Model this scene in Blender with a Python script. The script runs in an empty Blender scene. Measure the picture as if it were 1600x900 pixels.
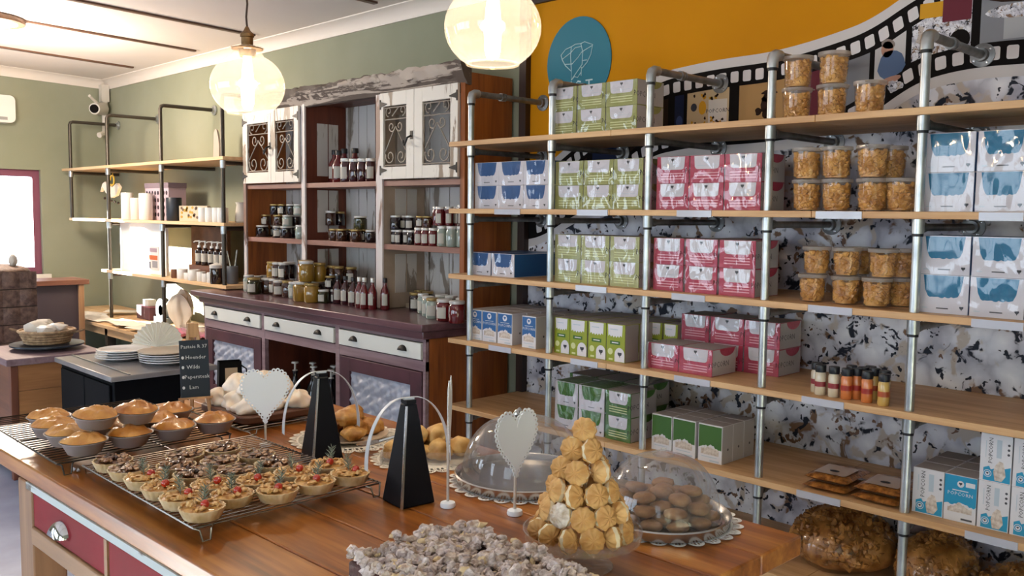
import bpy, bmesh, math, random
from math import sin, cos, pi, radians, atan2, hypot, sqrt
from mathutils import Vector, Matrix, Euler
import numpy as np
random.seed(7)
SC = bpy.context.scene
COL = SC.collection

# ------------------------------------------------------------------ camera
FOC, PITCH, YAW, ROLL, EYE = 1408.0, .0825, .7782, .0115, 1.55   # focal length in pixels of the 1600x900 frame
_fh = Vector((sin(YAW), cos(YAW), 0)); _r = Vector((cos(YAW), -sin(YAW), 0))
FW = _fh*cos(PITCH) - Vector((0, 0, sin(PITCH))); _u = _r.cross(FW)
RT = _r*cos(ROLL) + _u*sin(ROLL); UP = -_r*sin(ROLL) + _u*cos(ROLL)
cam = bpy.data.objects.new('camera', bpy.data.cameras.new('camera')); COL.objects.link(cam)
M = Matrix.Identity(4)
for i in range(3):
    M[i][0], M[i][1], M[i][2] = RT[i], UP[i], -FW[i]
M[2][3] = EYE
cam.matrix_world = M
cam.data.sensor_width = 36; cam.data.lens = FOC/1600*36; cam.data.clip_start = .05
SC.camera = cam

# ------------------------------------------------------------------ world, sun, window portals, exposure
W = bpy.data.worlds.new('daylight'); SC.world = W; W.use_nodes = True
bg = W.node_tree.nodes['Background']; bg.inputs[0].default_value = (.72, .86, 1, 1); bg.inputs[1].default_value = 6.0
sun = bpy.data.objects.new('sun', bpy.data.lights.new('sun', 'SUN')); COL.objects.link(sun)
sun.data.energy = 70; sun.data.angle = .01; sun.data.color = (1, .95, .86)
sun.rotation_euler = Vector((.45, -.85, -.205)).to_track_quat('-Z', 'Y').to_euler()
def portal(name, loc, d, w, h):
    L = bpy.data.lights.new(name, 'AREA'); L.shape = 'RECTANGLE'; L.size = w; L.size_y = h
    L.cycles.is_portal = True
    o = bpy.data.objects.new(name, L); COL.objects.link(o); o.location = loc
    o.rotation_euler = Vector(d).to_track_quat('-Z', 'Z').to_euler()
WL = -2.6                                           # the unseen street side of the shop
portal('portal_street', (WL+.03, 4.3, 1.65), (1, 0, 0), 3.8, 1.5)
portal('portal_street', (WL+.03, -.35, 1.65), (1, 0, 0), 2.5, 1.5)
portal('portal_street', (WL+.03, 7.8, 1.1), (1, 0, 0), 1.2, 2.1)
portal('portal_back', (2.64, 10.22, 1.4), (0, -1, 0), .95, 1.05)
vs = SC.view_settings
vs.view_transform = 'Standard'; vs.look = 'None'; vs.gamma = 1; vs.use_curve_mapping = False
vs.exposure = 0.22
SC.cycles.max_bounces = 8; SC.cycles.transparent_max_bounces = 16; SC.cycles.sample_clamp_indirect = 6
SC.cycles.caustics_reflective = False; SC.cycles.caustics_refractive = False

# ------------------------------------------------------------------ helpers
def ray(x, y): return FW + RT*((x-800)/FOC) + UP*((450-y)/FOC)
def atx(x, y, X): d = ray(x, y); t = X/d.x; return Vector((X, t*d.y, EYE+t*d.z))      # the point of a vertical plane seen at a pixel
def atz(x, y, Z): d = ray(x, y); t = (Z-EYE)/d.z; return Vector((t*d.x, t*d.y, Z))
def lin(c):
    if isinstance(c, str):
        c = c.lstrip('#'); c = [int(c[i:i+2], 16)/255 for i in (0, 2, 4)]
    return tuple((v/12.92 if v <= .04045 else ((v+.055)/1.055)**2.4) for v in c) + (1,)

class MB:
    def __init__(s): s.v = []; s.f = []; s.k = []; s.m = []; s.smooth = .7
    def mi(s, m):
        if m not in s.m: s.m.append(m)
        return s.m.index(m)
    def add(s, vs, fs, m, T=None):
        o = len(s.v); k = s.mi(m)
        s.v += [tuple(T @ Vector(v)) if T is not None else tuple(v) for v in vs]
        s.f += [tuple(i+o for i in f) for f in fs]; s.k += [k]*len(fs); return s
    def box(s, x0, x1, y0, y1, z0, z1, m, T=None):
        v = [(x, y, z) for x in (x0, x1) for y in (y0, y1) for z in (z0, z1)]
        return s.add(v, [(0,1,3,2), (4,6,7,5), (0,4,5,1), (2,3,7,6), (0,2,6,4), (1,5,7,3)], m, T)
    def prism(s, pts, h, m, T=None, caps=True):          # outline in XY, extruded along Z by h
        n = len(pts); v = [(x, y, 0) for x, y in pts] + [(x, y, h) for x, y in pts]
        f = [(i, (i+1) % n, n+(i+1) % n, n+i) for i in range(n)]
        if caps: f += [tuple(range(n-1, -1, -1)), tuple(range(n, 2*n))]
        return s.add(v, f, m, T)
    def poly(s, pts, m, T=None): return s.add(pts, [tuple(range(len(pts)))], m, T)
    def tube(s, pts, r, m, n=8, close=False, caps=True):
        P = [Vector(p) for p in pts]; N = len(P); rings = []; prev = None
        for i in range(N):
            if close: d = P[(i+1) % N]-P[i-1]
            else: d = P[min(i+1, N-1)]-P[max(i-1, 0)]
            d.normalize()
            if prev is None:
                a = Vector((0, 0, 1)) if abs(d.z) < .9 else Vector((1, 0, 0))
                u = d.cross(a).normalized()
            else: u = (prev - d*prev.dot(d)).normalized()
            prev = u; w = d.cross(u); rr = r[i] if isinstance(r, (list, tuple)) else r
            rings.append([P[i]+(u*cos(2*pi*j/n)+w*sin(2*pi*j/n))*rr for j in range(n)])
        v = [p for q in rings for p in q]; f = []
        for i in range(N if close else N-1):
            a, b = i*n, ((i+1) % N)*n
            f += [(a+j, a+(j+1) % n, b+(j+1) % n, b+j) for j in range(n)]
        if caps and not close: f += [tuple(range(n-1, -1, -1)), tuple(range((N-1)*n, N*n))]
        return s.add(v, f, m)
    def lathe(s, prof, m, n=20, T=None, mod=None):       # prof = [(r, z)...]; mod(angle, i) scales the radius
        v = []; f = []; N = len(prof)
        for i, (r, z) in enumerate(prof):
            for j in range(n):
                a = 2*pi*j/n; q = r*(mod(a, i) if mod else 1)
                v.append((q*cos(a), q*sin(a), z))
        for i in range(N-1):
            f += [(i*n+j, i*n+(j+1) % n, (i+1)*n+(j+1) % n, (i+1)*n+j) for j in range(n)]
        if prof[0][0] > 1e-6: f.append(tuple(range(n-1, -1, -1)))
        if prof[-1][0] > 1e-6: f.append(tuple(range((N-1)*n, N*n)))
        return s.add(v, f, m, T)
    def blob(s, c, r, m, sub=1, rough=.18, sq=(1, 1, 1), T=None):
        V, F = ICO[sub]; ph = [random.random()*6 for _ in range(6)]
        out = []
        for p in V:
            k = 1 + rough*(sin(3.1*p[0]+ph[0])*.5 + sin(4.3*p[1]+ph[1])*.5 + sin(3.7*p[2]+ph[2])*.5 + .5*sin(7*p[0]+5*p[1]+ph[3]))
            out.append((c[0]+p[0]*r*k*sq[0], c[1]+p[1]*r*k*sq[1], c[2]+p[2]*r*k*sq[2]))
        return s.add(out, F, m, T)
    def mesh(s, name, off=(0, 0, 0), flat=False):
        me = bpy.data.meshes.new(name)
        me.from_pydata([(a-off[0], b-off[1], c-off[2]) for a, b, c in s.v], [], s.f)
        for m in s.m: me.materials.append(m)
        me.polygons.foreach_set('material_index', s.k)
        if not flat:
            me.polygons.foreach_set('use_smooth', [True]*len(s.f)); me.update()
            me.set_sharp_from_angle(angle=s.smooth)
        me.update(); return me
ICO = {}
for sub in (1, 2, 3):
    b = bmesh.new(); bmesh.ops.create_icosphere(b, subdivisions=sub, radius=1)
    ICO[sub] = ([tuple(v.co) for v in b.verts], [tuple(v.index for v in f.verts) for f in b.faces]); b.free()

def obj(name, mb, parent=None, flat=False, bevel=0, loc=None):
    """link a mesh; a child keeps the world coordinates it was modelled in"""
    off = tuple(parent.matrix_world.translation) if parent is not None and loc is None else (0, 0, 0)
    if parent is not None and loc is None and parent.parent is not None: off = tuple(parent.parent.get('_o', (0, 0, 0)))
    elif parent is not None and loc is None and '_o' in parent: off = tuple(parent['_o'])
    me = mb if isinstance(mb, bpy.types.Mesh) else mb.mesh(name, off, flat)
    o = bpy.data.objects.new(name, me); COL.objects.link(o)
    if parent is not None: o.parent = parent
    if loc is not None: o.location = loc
    if bevel:
        b = o.modifiers.new('bevel', 'BEVEL'); b.width = bevel; b.segments = 2; b.limit_method = 'ANGLE'; b.angle_limit = .9
    return o
def tag(o, label, cat, group=None):
    o['label'] = label; o['category'] = cat
    if group: o['group'] = group
    return o
def thing(name, label, cat, loc=(0, 0, 0), group=None):
    o = bpy.data.objects.new(name, None); COL.objects.link(o); o.location = loc; o.empty_display_size = .05
    o['_o'] = loc; tag(o, label, cat, group); return o
def struct(o): o['kind'] = 'structure'; return o
def stuff(o): o['kind'] = 'stuff'; return o
def dup(root, loc, rotz=0, label=None, group=None, scale=None, rot=None):
    r = root.copy(); COL.objects.link(r); r.location = loc
    r.rotation_euler = rot if rot is not None else (0, 0, rotz)
    if scale: r.scale = (scale,)*3 if not isinstance(scale, tuple) else scale
    if label: r['label'] = label
    if group: r['group'] = group
    for ch in list(root.children):
        c = ch.copy(); COL.objects.link(c); c.parent = r
        for g in list(ch.children):
            d = g.copy(); COL.objects.link(d); d.parent = c
    return r
class Once:
    """first call moves the prototype itself, later calls copy it"""
    def __init__(s, root): s.r = root; s.used = False
    def put(s, loc, rotz=0, label=None, group=None, scale=None, rot=None):
        if s.used: return dup(s.r, loc, rotz, label, group, scale, rot)
        s.used = True; r = s.r; r.location = loc; r.rotation_euler = rot if rot is not None else (0, 0, rotz)
        if scale: r.scale = (scale,)*3 if not isinstance(scale, tuple) else scale
        if label: r['label'] = label
        if group: r['group'] = group
        return r
def face(x, y): return atan2(-x, y)                       # turn a thing's local -Y side to the shopper's side of the room
def arc(cx, cy, r, a0, a1, n): return [(cx+r*cos(a0+(a1-a0)*i/n), cy+r*sin(a0+(a1-a0)*i/n)) for i in range(n+1)]
ORD = ['first', 'second', 'third', 'fourth', 'fifth', 'sixth', 'seventh', 'eighth', 'ninth', 'tenth', 'eleventh', 'twelfth',
       'thirteenth', 'fourteenth', 'fifteenth', 'sixteenth', 'seventeenth', 'eighteenth', 'nineteenth', 'twentieth']

# ------------------------------------------------------------------ materials
def nt(name):
    m = bpy.data.materials.new(name); m.use_nodes = True; t = m.node_tree
    return m, t.nodes, t.links, t.nodes['Principled BSDF']
def coords(N, L, sc=(1, 1, 1)):
    c = N.new('ShaderNodeTexCoord'); mp = N.new('ShaderNodeMapping'); mp.inputs['Scale'].default_value = sc
    L.new(c.outputs['Object'], mp.inputs['Vector']); return mp.outputs['Vector']
def noise(N, L, vec, scale, detail=3, dist=0, rough=.5):
    n = N.new('ShaderNodeTexNoise'); n.inputs['Scale'].default_value = scale; n.inputs['Detail'].default_value = detail
    n.inputs['Distortion'].default_value = dist; n.inputs['Roughness'].default_value = rough; L.new(vec, n.inputs['Vector']); return n.outputs['Fac']
def ramp(N, L, fac, stops):
    r = N.new('ShaderNodeValToRGB'); e = r.color_ramp.elements
    while len(e) < len(stops): e.new(.5)
    for i, (p, c) in enumerate(stops): e[i].position = p; e[i].color = c
    L.new(fac, r.inputs['Fac']); return r.outputs['Color']
def bump(N, L, fac, st, dist=.01):
    b = N.new('ShaderNodeBump'); b.inputs['Strength'].default_value = st; b.inputs['Distance'].default_value = dist
    L.new(fac, b.inputs['Height']); return b.outputs['Normal']
def pbr(name, col, rough=.5, metal=0, coat=0, var=None, bmp=None, emit=0, spec=None, sss=0, coat_rough=.06):
    m, N, L, P = nt(name); c = lin(col)
    P.inputs['Base Color'].default_value = c; P.inputs['Roughness'].default_value = rough; P.inputs['Metallic'].default_value = metal
    P.inputs['Coat Weight'].default_value = coat; P.inputs['Coat Roughness'].default_value = coat_rough
    if spec is not None: P.inputs['Specular IOR Level'].default_value = spec
    if sss: P.inputs['Subsurface Weight'].default_value = sss; P.inputs['Subsurface Radius'].default_value = (.01, .006, .004)
    if emit: P.inputs['Emission Color'].default_value = c; P.inputs['Emission Strength'].default_value = emit
    v = None
    if var:
        v = coords(N, L); f = noise(N, L, v, var[0], 5)
        lo = var[3] if len(var) > 3 else .35; hi = var[4] if len(var) > 4 else .65
        L.new(ramp(N, L, f, [(lo, lin(var[1])), (hi, lin(var[2]))]), P.inputs['Base Color'])
    if bmp:
        v = v or coords(N, L); L.new(bump(N, L, noise(N, L, v, bmp[0], 4), bmp[1], bmp[2] if len(bmp) > 2 else .01), P.inputs['Normal'])
    return m
def wood(name, c1, c2, ax='Y', sc=9, rough=.45, coat=0, knots=0.0, c3=None):
    m, N, L, P = nt(name); s = {'X': (.07, 1, 1), 'Y': (1, .07, 1), 'Z': (1, 1, .07)}[ax]
    v = coords(N, L, s); f = noise(N, L, v, sc*2.2, 6, .6); g = noise(N, L, v, sc*11, 3, .2)
    mx = N.new('ShaderNodeMath'); mx.operation = 'MULTIPLY_ADD'; mx.inputs[1].default_value = .35
    L.new(g, mx.inputs[0]); L.new(f, mx.inputs[2])
    st = [(.46, lin(c1)), (.84, lin(c2))]
    if c3: st = [(.42, lin(c1)), (.66, lin(c2)), (.9, lin(c3))]
    col = ramp(N, L, mx.outputs[0], st)
    if knots:
        k = N.new('ShaderNodeTexVoronoi'); k.inputs['Scale'].default_value = knots; k.inputs['Randomness'].default_value = 1
        s2 = {'X': (.45, 1, 1), 'Y': (1, .45, 1), 'Z': (1, 1, .45)}[ax]
        L.new(coords(N, L, s2), k.inputs['Vector'])
        kr = ramp(N, L, k.outputs['Distance'], [(.06, (.16, .1, .07, 1)), (.16, (1, 1, 1, 1))])
        mm = N.new('ShaderNodeMixRGB'); mm.blend_type = 'MULTIPLY'; mm.inputs[0].default_value = .8
        L.new(col, mm.inputs[1]); L.new(kr, mm.inputs[2]); col = mm.outputs[0]
    L.new(col, P.inputs['Base Color']); P.inputs['Roughness'].default_value = rough
    P.inputs['Coat Weight'].default_value = coat; P.inputs['Coat Roughness'].default_value = .18
    L.new(bump(N, L, mx.outputs[0], .06, .003), P.inputs['Normal']); return m
def worn(name, paint, under, sc=14, thr=.62, rough=.55, ax=None):
    """paint flaked off in patches down to the wood"""
    m, N, L, P = nt(name); s = {'Y': (1, .22, 1), 'L': (1, .07, .8), 'Z': (1, 1, .22), None: (1, 1, 1)}[ax]
    v = coords(N, L, s); f = noise(N, L, v, sc, 7, .8, .6); g = noise(N, L, v, 3, 2)
    a = N.new('ShaderNodeMath'); a.operation = 'MULTIPLY_ADD'; a.inputs[1].default_value = .35; L.new(g, a.inputs[0]); L.new(f, a.inputs[2])
    L.new(ramp(N, L, a.outputs[0], [(thr+.1, lin(paint)), (thr+.14, lin(under))]), P.inputs['Base Color'])
    P.inputs['Roughness'].default_value = rough; L.new(bump(N, L, a.outputs[0], .25, .004), P.inputs['Normal']); return m
def film(name, col, rough=.45, wr=.5, coat=.55):
    """print under crinkled shrink-wrap: the clear coat is wrinkled, the card is not"""
    m, N, L, P = nt(name); P.inputs['Base Color'].default_value = lin(col); P.inputs['Roughness'].default_value = rough
    P.inputs['Specular IOR Level'].default_value = .25; P.inputs['Coat Weight'].default_value = coat; P.inputs['Coat Roughness'].default_value = .06
    v = coords(N, L); L.new(bump(N, L, noise(N, L, v, 17, 2, 2.0), wr, .03), P.inputs['Coat Normal']); return m
def clear(name, col=(1, 1, 1), t=.8, rough=.05, diff=0.0, dcol=(1, 1, 1), edge=.35, base=.03):
    """thin clear shell: see-through, mirror-like towards the rim, optionally a little milky"""
    m, N, L, P = nt(name); out = N['Material Output']
    tr = N.new('ShaderNodeBsdfTransparent'); tr.inputs[0].default_value = (*col, 1)
    gl = N.new('ShaderNodeBsdfGlossy'); gl.inputs['Roughness'].default_value = rough
    lw = N.new('ShaderNodeLayerWeight'); lw.inputs['Blend'].default_value = edge
    ma = N.new('ShaderNodeMath'); ma.operation = 'MULTIPLY_ADD'; ma.inputs[1].default_value = 1-t; ma.inputs[2].default_value = base; ma.use_clamp = True
    L.new(lw.outputs['Facing'], ma.inputs[0]); mx = N.new('ShaderNodeMixShader')
    L.new(ma.outputs[0], mx.inputs[0]); L.new(tr.outputs[0], mx.inputs[1]); L.new(gl.outputs[0], mx.inputs[2]); last = mx.outputs[0]
    if diff:
        d = N.new('ShaderNodeBsdfTranslucent'); d.inputs[0].default_value = (*dcol, 1); e = N.new('ShaderNodeBsdfDiffuse'); e.inputs[0].default_value = (*dcol, 1)
        ad = N.new('ShaderNodeMixShader'); ad.inputs[0].default_value = .5; L.new(d.outputs[0], ad.inputs[1]); L.new(e.outputs[0], ad.inputs[2])
        m2 = N.new('ShaderNodeMixShader'); m2.inputs[0].default_value = diff; L.new(last, m2.inputs[1]); L.new(ad.outputs[0], m2.inputs[2]); last = m2.outputs[0]
    L.new(last, out.inputs['Surface']); return m

def popcorn_print(name, sc=9):
    m, N, L, P = nt(name); v = coords(N, L)
    def warp(k, f):
        ns = N.new('ShaderNodeTexNoise'); ns.inputs['Scale'].default_value = f; ns.inputs['Detail'].default_value = 3; L.new(v, ns.inputs['Vector'])
        mv = N.new('ShaderNodeMixRGB'); mv.inputs[0].default_value = k; L.new(v, mv.inputs[1]); L.new(ns.outputs['Color'], mv.inputs[2]); return mv.outputs[0]
    def vor(s, vec, feat='F1'):
        o = N.new('ShaderNodeTexVoronoi'); o.feature = feat; o.inputs['Scale'].default_value = s; L.new(vec, o.inputs['Vector']); return o
    def mul(a, b):
        mu = N.new('ShaderNodeMath'); mu.operation = 'MULTIPLY'; L.new(a, mu.inputs[0]); L.new(b, mu.inputs[1]); return mu.outputs[0]
    w1, w2 = warp(.13, sc*.9), warp(.22, sc*1.5)
    c = ramp(N, L, vor(sc*1.1, w1).outputs['Distance'], [(0, lin('#f3f2f5')), (.4, lin('#dcdbe2')), (.75, lin('#a9a7b2'))])
    ed = vor(sc*1.1, w1, 'DISTANCE_TO_EDGE').outputs['Distance']
    def joint(prev, fs, thr, wd, col):              # shadows between the puffs, only here and there
        e = ramp(N, L, ed, [(wd, (1, 1, 1, 1)), (wd+.05, (0, 0, 0, 1))]); n = ramp(N, L, noise(N, L, v, fs, 4, .6), [(thr, (0, 0, 0, 1)), (thr+.04, (1, 1, 1, 1))])
        x = N.new('ShaderNodeMixRGB'); L.new(mul(e, n), x.inputs[0]); L.new(prev, x.inputs[1]); x.inputs[2].default_value = lin(col); return x.outputs[0]
    c = joint(c, sc*.7, .53, .13, '#c2b5ab'); c = joint(c, sc*1.1, .575, .09, '#80634f'); c = joint(c, sc*1.7, .565, .09, '#252732')
    def specks(s, vec, size, share, col, prev):
        o = vor(s, vec); d = ramp(N, L, o.outputs['Distance'], [(size, (1, 1, 1, 1)), (size+.06, (0, 0, 0, 1))])
        se = N.new('ShaderNodeSeparateColor'); L.new(o.outputs['Color'], se.inputs[0])
        k = mul(d, ramp(N, L, se.outputs[0], [(1-share, (0, 0, 0, 1)), (1-share+.01, (1, 1, 1, 1))]))
        x = N.new('ShaderNodeMixRGB'); L.new(k, x.inputs[0]); L.new(prev, x.inputs[1]); x.inputs[2].default_value = lin(col); return x.outputs[0]
    c = specks(sc*2.1, w2, .30, .12, '#7a5d4d', c)
    c = specks(sc*2.8, w2, .27, .24, '#282a34', c)
    L.new(c, P.inputs['Base Color']); P.inputs['Roughness'].default_value = .6; P.inputs['Specular IOR Level'].default_value = .2; return m

M_ = {}
def mat(key, *a, **k):
    if key not in M_: M_[key] = pbr(key, *a, **k)
    return M_[key]
wall_green = pbr('wall_green', '#8c8f7a', .8, var=(1.2, '#868a74', '#929581'), bmp=(60, .06))
ceil_m = pbr('ceiling_paint', '#e6dcd4', .7, var=(.8, '#e2d8d0', '#eae1da'))
corn_m = pbr('cornice_paint', '#e2d9d0', .6)
batten_m = wood('batten_wood', '#4a3326', '#6b4c3a', 'X')
white_p = pbr('white_paint', '#e4e0d8', .5)
floor_m = pbr('floor_concrete', '#a3abc6', .25, var=(2.2, '#949cb6', '#b0b8d0'), bmp=(8, .05))
pine = wood('pine_board', '#b98b5c', '#d9b181', 'Y', 7, .5, knots=2.2)
pine_x = wood('pine_edge', '#b08a5e', '#cda77a', 'Y', 9, .5)
galv = pbr('galvanised_pipe', '#b9bdbf', .32, .85, var=(9, '#9da3a6', '#c9cdcf'))
galv_d = pbr('galvanised_arm', '#7e7f80', .45, .7, var=(14, '#6a6a6a', '#8e8f90'))
ring_m = pbr('black_ring', '#15171c', .5)
iron = pbr('dark_pipe', '#4a453e', .4, .6)
steel = pbr('steel', '#c6c8ca', .22, .95)
chrome = pbr('chrome', '#d8d8d8', .12, 1)
tablewood = wood('tabletop_wood', '#4a2410', '#96561f', 'Y', 7, .3, .2, knots=2.2, c3='#c0803a')
tableedge = wood('table_edge', '#63402c', '#8a5c40', 'Y', 6, .5)
dk_top = wood('dresser_top', '#4a2f36', '#6d4c52', 'Y', 5, .3, .4)
dk_rail = wood('dresser_rail', '#735a60', '#988084', 'Y', 6, .45)
orange_wood = wood('dresser_side', '#6e3613', '#a65e27', 'Z', 6, .45, .05, knots=1.4)
hutch_in = wood('hutch_inside', '#4a2216', '#6a3320', 'Z', 6, .5)
hutch_shelf = wood('hutch_shelf', '#7a5348', '#9b7263', 'Y', 7, .45)
plank_w = worn('white_planks', '#c4bfba', '#84786c', 9, .64, .6, 'Z')
door_w = worn('cupboard_white', '#dcd5ca', '#8c7a68', 9, .68, .5, 'Z')
stile_w = worn('hutch_stile', '#cfc6c2', '#8b6f62', 8, .62, .5, 'Z')
beige = pbr('beige_divider', '#a89684', .55, var=(4, '#9b8977', '#b3a18f'))
peel = worn('peeling_beam', '#b3a496', '#54463d', 15, .53, .7, 'L')
maroon = pbr('maroon_paint', '#4a2631', .5, var=(5, '#3f1f2a', '#553039'))
tin = pbr('pressed_tin', '#b3b8c6', .42, .15, bmp=(30, .3, .01))
drawer_w = pbr('drawer_white', '#dcdcd4', .4)
black_p = pbr('black_metal', '#06070c', .55, spec=.1)
charcoal = pbr('charcoal_iron', '#24211f', .5, .4)
# ------------------------------------------------------------------ the room
WX, WY, FY = 3.83, 10.2, -2.2                      # right wall, far wall, wall behind the camera
CZ = 2.93
def cz(x): return CZ + (WX-x)*.033                 # the ceiling rises a little away from the right wall
struct(obj('floor', MB().box(WL, WX, FY, WY, -.1, 0, floor_m)))
struct(obj('wall_right', MB().box(WX, WX+.15, FY, WY, 0, 3.2, wall_green)))
def pierced(axis, c0, c1, a0, a1, zt, holes, m):
    """a wall slab with rectangular openings (from, to, sill, head)"""
    b = MB(); xs = a0
    def bx(p, q, z0, z1):
        if axis == 'y': b.box(p, q, c0, c1, z0, z1, m)
        else: b.box(c0, c1, p, q, z0, z1, m)
    for h0, h1, s, t in holes:
        bx(xs, h0, 0, zt); bx(h0, h1, 0, s); bx(h0, h1, t, zt); xs = h1
    bx(xs, a1, 0, zt); return b
WIN = (2.15, 3.13, .86, 1.945)
struct(obj('wall_back', pierced('y', WY, WY+.3, WL-.15, WX+.15, 3.2, [WIN], wall_green)))
struct(obj('wall_left', pierced('x', WL-.15, WL, FY, WY, 3.2, [(-1.6, .9, .9, 2.4), (2.4, 6.2, .9, 2.4), (7.2, 8.4, .05, 2.15)], wall_green)))
struct(obj('wall_front', MB().box(WL-.15, WX+.15, FY-.15, FY, 0, 3.2, wall_green)))
c = MB().add([(WL-.15, FY, cz(WL-.15)), (WX+.1, FY, cz(WX+.1)), (WX+.1, WY+.1, cz(WX+.1)), (WL-.15, WY+.1, cz(WL-.15)),
              (WL-.15, FY, cz(WL)+.12), (WX+.1, FY, cz(WX)+.12), (WX+.1, WY+.1, cz(WX)+.12), (WL-.15, WY+.1, cz(WL)+.12)],
             [(0,3,2,1), (4,5,6,7), (0,1,5,4), (1,2,6,5), (2,3,7,6), (3,0,4,7)], ceil_m)
ceiling = struct(obj('ceiling', c)); ceiling['_o'] = (0, 0, 0)
for y in (9.0, 7.65, 6.62, 5.0, 3.5, 1.9):
    x1 = 3.63; b = MB()
    for x0, xe in ((WL, x1),):
        b.add([(x0, y-.022, cz(x0)-.014), (xe, y-.022, cz(xe)-.014), (xe, y+.022, cz(xe)-.014), (x0, y+.022, cz(x0)-.014),
               (x0, y-.022, cz(x0)+.01), (xe, y-.022, cz(xe)+.01), (xe, y+.022, cz(xe)+.01), (x0, y+.022, cz(x0)+.01)],
              [(0,3,2,1), (4,5,6,7), (0,1,5,4), (1,2,6,5), (2,3,7,6), (3,0,4,7)], batten_m)
    obj('batten', b, ceiling)
# coved cornices
prof = [(0, -.10), (.012, -.10), (.014, -.085), (.03, -.05), (.06, -.024), (.09, -.014), (.093, 0), (0, 0)]
b = MB(); n = len(prof); v = []
for y in (FY, WY): v += [(WX-px, y, CZ+.01+pz) for px, pz in prof]
b.add(v, [(i, (i+1) % n, n+(i+1) % n, n+i) for i in range(n)], corn_m); struct(obj('trim_1', b))
b = MB(); v = []
for x in (WL, WX): v += [(x, WY-px, cz(x)+.01+pz) for px, pz in prof]
b.add(v, [(i, n+i, n+(i+1) % n, (i+1) % n) for i in range(n)], corn_m); struct(obj('trim_2', b))
# the window in the far wall
plum = pbr('plum_frame', '#7a4358', .5); glass = clear('window_glass', t=.93, edge=.2)
fr = MB(); x0, x1, z0, z1 = WIN; ya, yb = WY+.05, WY+.13
for a in ((x0, x1, z1-.07, z1), (x0, x1, z0, z0+.07), (x0, x0+.07, z0+.07, z1-.07), (x1-.07, x1, z0+.07, z1-.07), (x0+.36, x0+.41, z0+.07, z1-.07)):
    fr.box(a[0], a[1], ya, yb, a[2], a[3], plum)
win = struct(obj('window_1', fr)); win['_o'] = (0, 0, 0)
obj('pane', MB().box(x0+.05, x1-.05, ya+.035, ya+.041, z0+.05, z1-.05, glass), win)
obj('sill', MB().box(x0-.05, x1+.06, WY-.06, WY+.1, z0-.04, z0, pbr('sill_white', '#ded9cf', .5)), win)
for k, (y0, y1, zs, zh) in enumerate(((-1.6, .9, .9, 2.4), (7.2, 8.4, .05, 2.15), (2.4, 6.2, .9, 2.4))):  # unseen openings, heights chosen for the light; low door added for floor reflections
    fr = MB(); nb = (3, 2, 5)[k]
    for i in range(nb): y = y0+(y1-y0)*i/(nb-1); fr.box(WL-.12, WL-.04, max(y0, y-.03), min(y1, y+.03), zs+.06, zh-.06, plum)
    fr.box(WL-.12, WL-.04, y0, y1, zs, zs+.06, plum); fr.box(WL-.12, WL-.04, y0, y1, zh-.06, zh, plum)
    w = struct(obj('window_%d' % (k+2), fr)); w['_o'] = (0, 0, 0)
    obj('pane', MB().box(WL-.083, WL-.077, y0+.02, y1-.02, zs+.03, zh-.03, glass), w)
# dark timber end post and head board framing the mural
dkb = wood('dark_post', '#241610', '#38241b', 'Z', 6, .5)
struct(obj('trim_3', MB().box(WX-.045, WX, 3.745, 3.80, 0, 2.80, dkb)))
struct(obj('trim_4', MB().box(WX-.03, WX, FY, 3.745, 2.755, 2.86, dkb)))

# ------------------------------------------------------------------ printed mural: yellow field, film strip, popcorn photograph
mural = thing('wall_mural', 'yellow printed wall mural with a black film strip curving across a popcorn photograph', 'mural', (WX, 1.6, 0))
TY = [-.7, 0, .6, 1.1, 1.4, 1.545, 1.725, 1.808, 2.0, 2.198, 2.43, 2.557, 2.81, 3.1, 3.41, 3.497, 3.745]
TZ = [2.3, 2.42, 2.53, 2.55, 2.50, 2.443, 2.342, 2.322, 2.285, 2.262, 2.26, 2.255, 2.235, 2.09, 1.905, 1.853, 1.70]
BY = [-.7, 0, .6, 1.124, 1.303, 1.468, 1.537, 1.642, 1.75, 1.858, 2.194, 2.364, 2.612, 2.851, 3.05, 3.239, 3.475, 3.589, 3.745]
BZ = [1.9, 2.02, 2.11, 2.14, 2.144, 2.122, 2.1, 2.03, 1.96, 1.919, 1.896, 1.892, 1.89, 1.86, 1.75, 1.603, 1.504, 1.436, 1.394]
yy = np.linspace(-.6, 3.745, 175)
def smooth(Y, Z):
    z = np.interp(yy, Y, Z); k = np.ones(7)/7; zp = np.pad(z, 3, mode='edge'); return np.convolve(zp, k, 'valid')
tz, bz = smooth(TY, TZ), smooth(BY, BZ)
def T(y): return float(np.interp(y, yy, tz))
def Bt(y): return float(np.interp(y, yy, bz))
mx0 = WX-.004                                       # layers of the print step forward by 0.6 mm
def band(lo, hi, x, m):
    b = MB(); N = len(yy); v = [(x, float(y), float(l)) for y, l in zip(yy, lo)]+[(x, float(y), float(h)) for y, h in zip(yy, hi)]
    return b.add(v, [(i, i+1, N+i+1, N+i) for i in range(N-1)], m)
yel = pbr('mural_yellow', '#d08a00', .75, var=(.9, '#c98400', '#d89000'), spec=.2)
pop = popcorn_print('mural_popcorn'); mwhite = pbr('mural_white', '#cfc8c6', .6); mblk = pbr('mural_black', '#100b0a', .7, spec=.12)
obj('yellow_field', band(tz*0+1.55, tz*0+2.755, mx0, yel), mural, True)
obj('popcorn_field', band(bz*0+.02, bz-.02, mx0-.0012, pop), mural, True)
obj('white_outline', band(bz-.045, tz+.045, mx0-.0018, mwhite), mural, True)
obj('film_strip', band(bz, tz, mx0-.0024, mblk), mural, True)
hole = pbr('mural_hole', '#d9d2d2', .6); b = MB()
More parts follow.
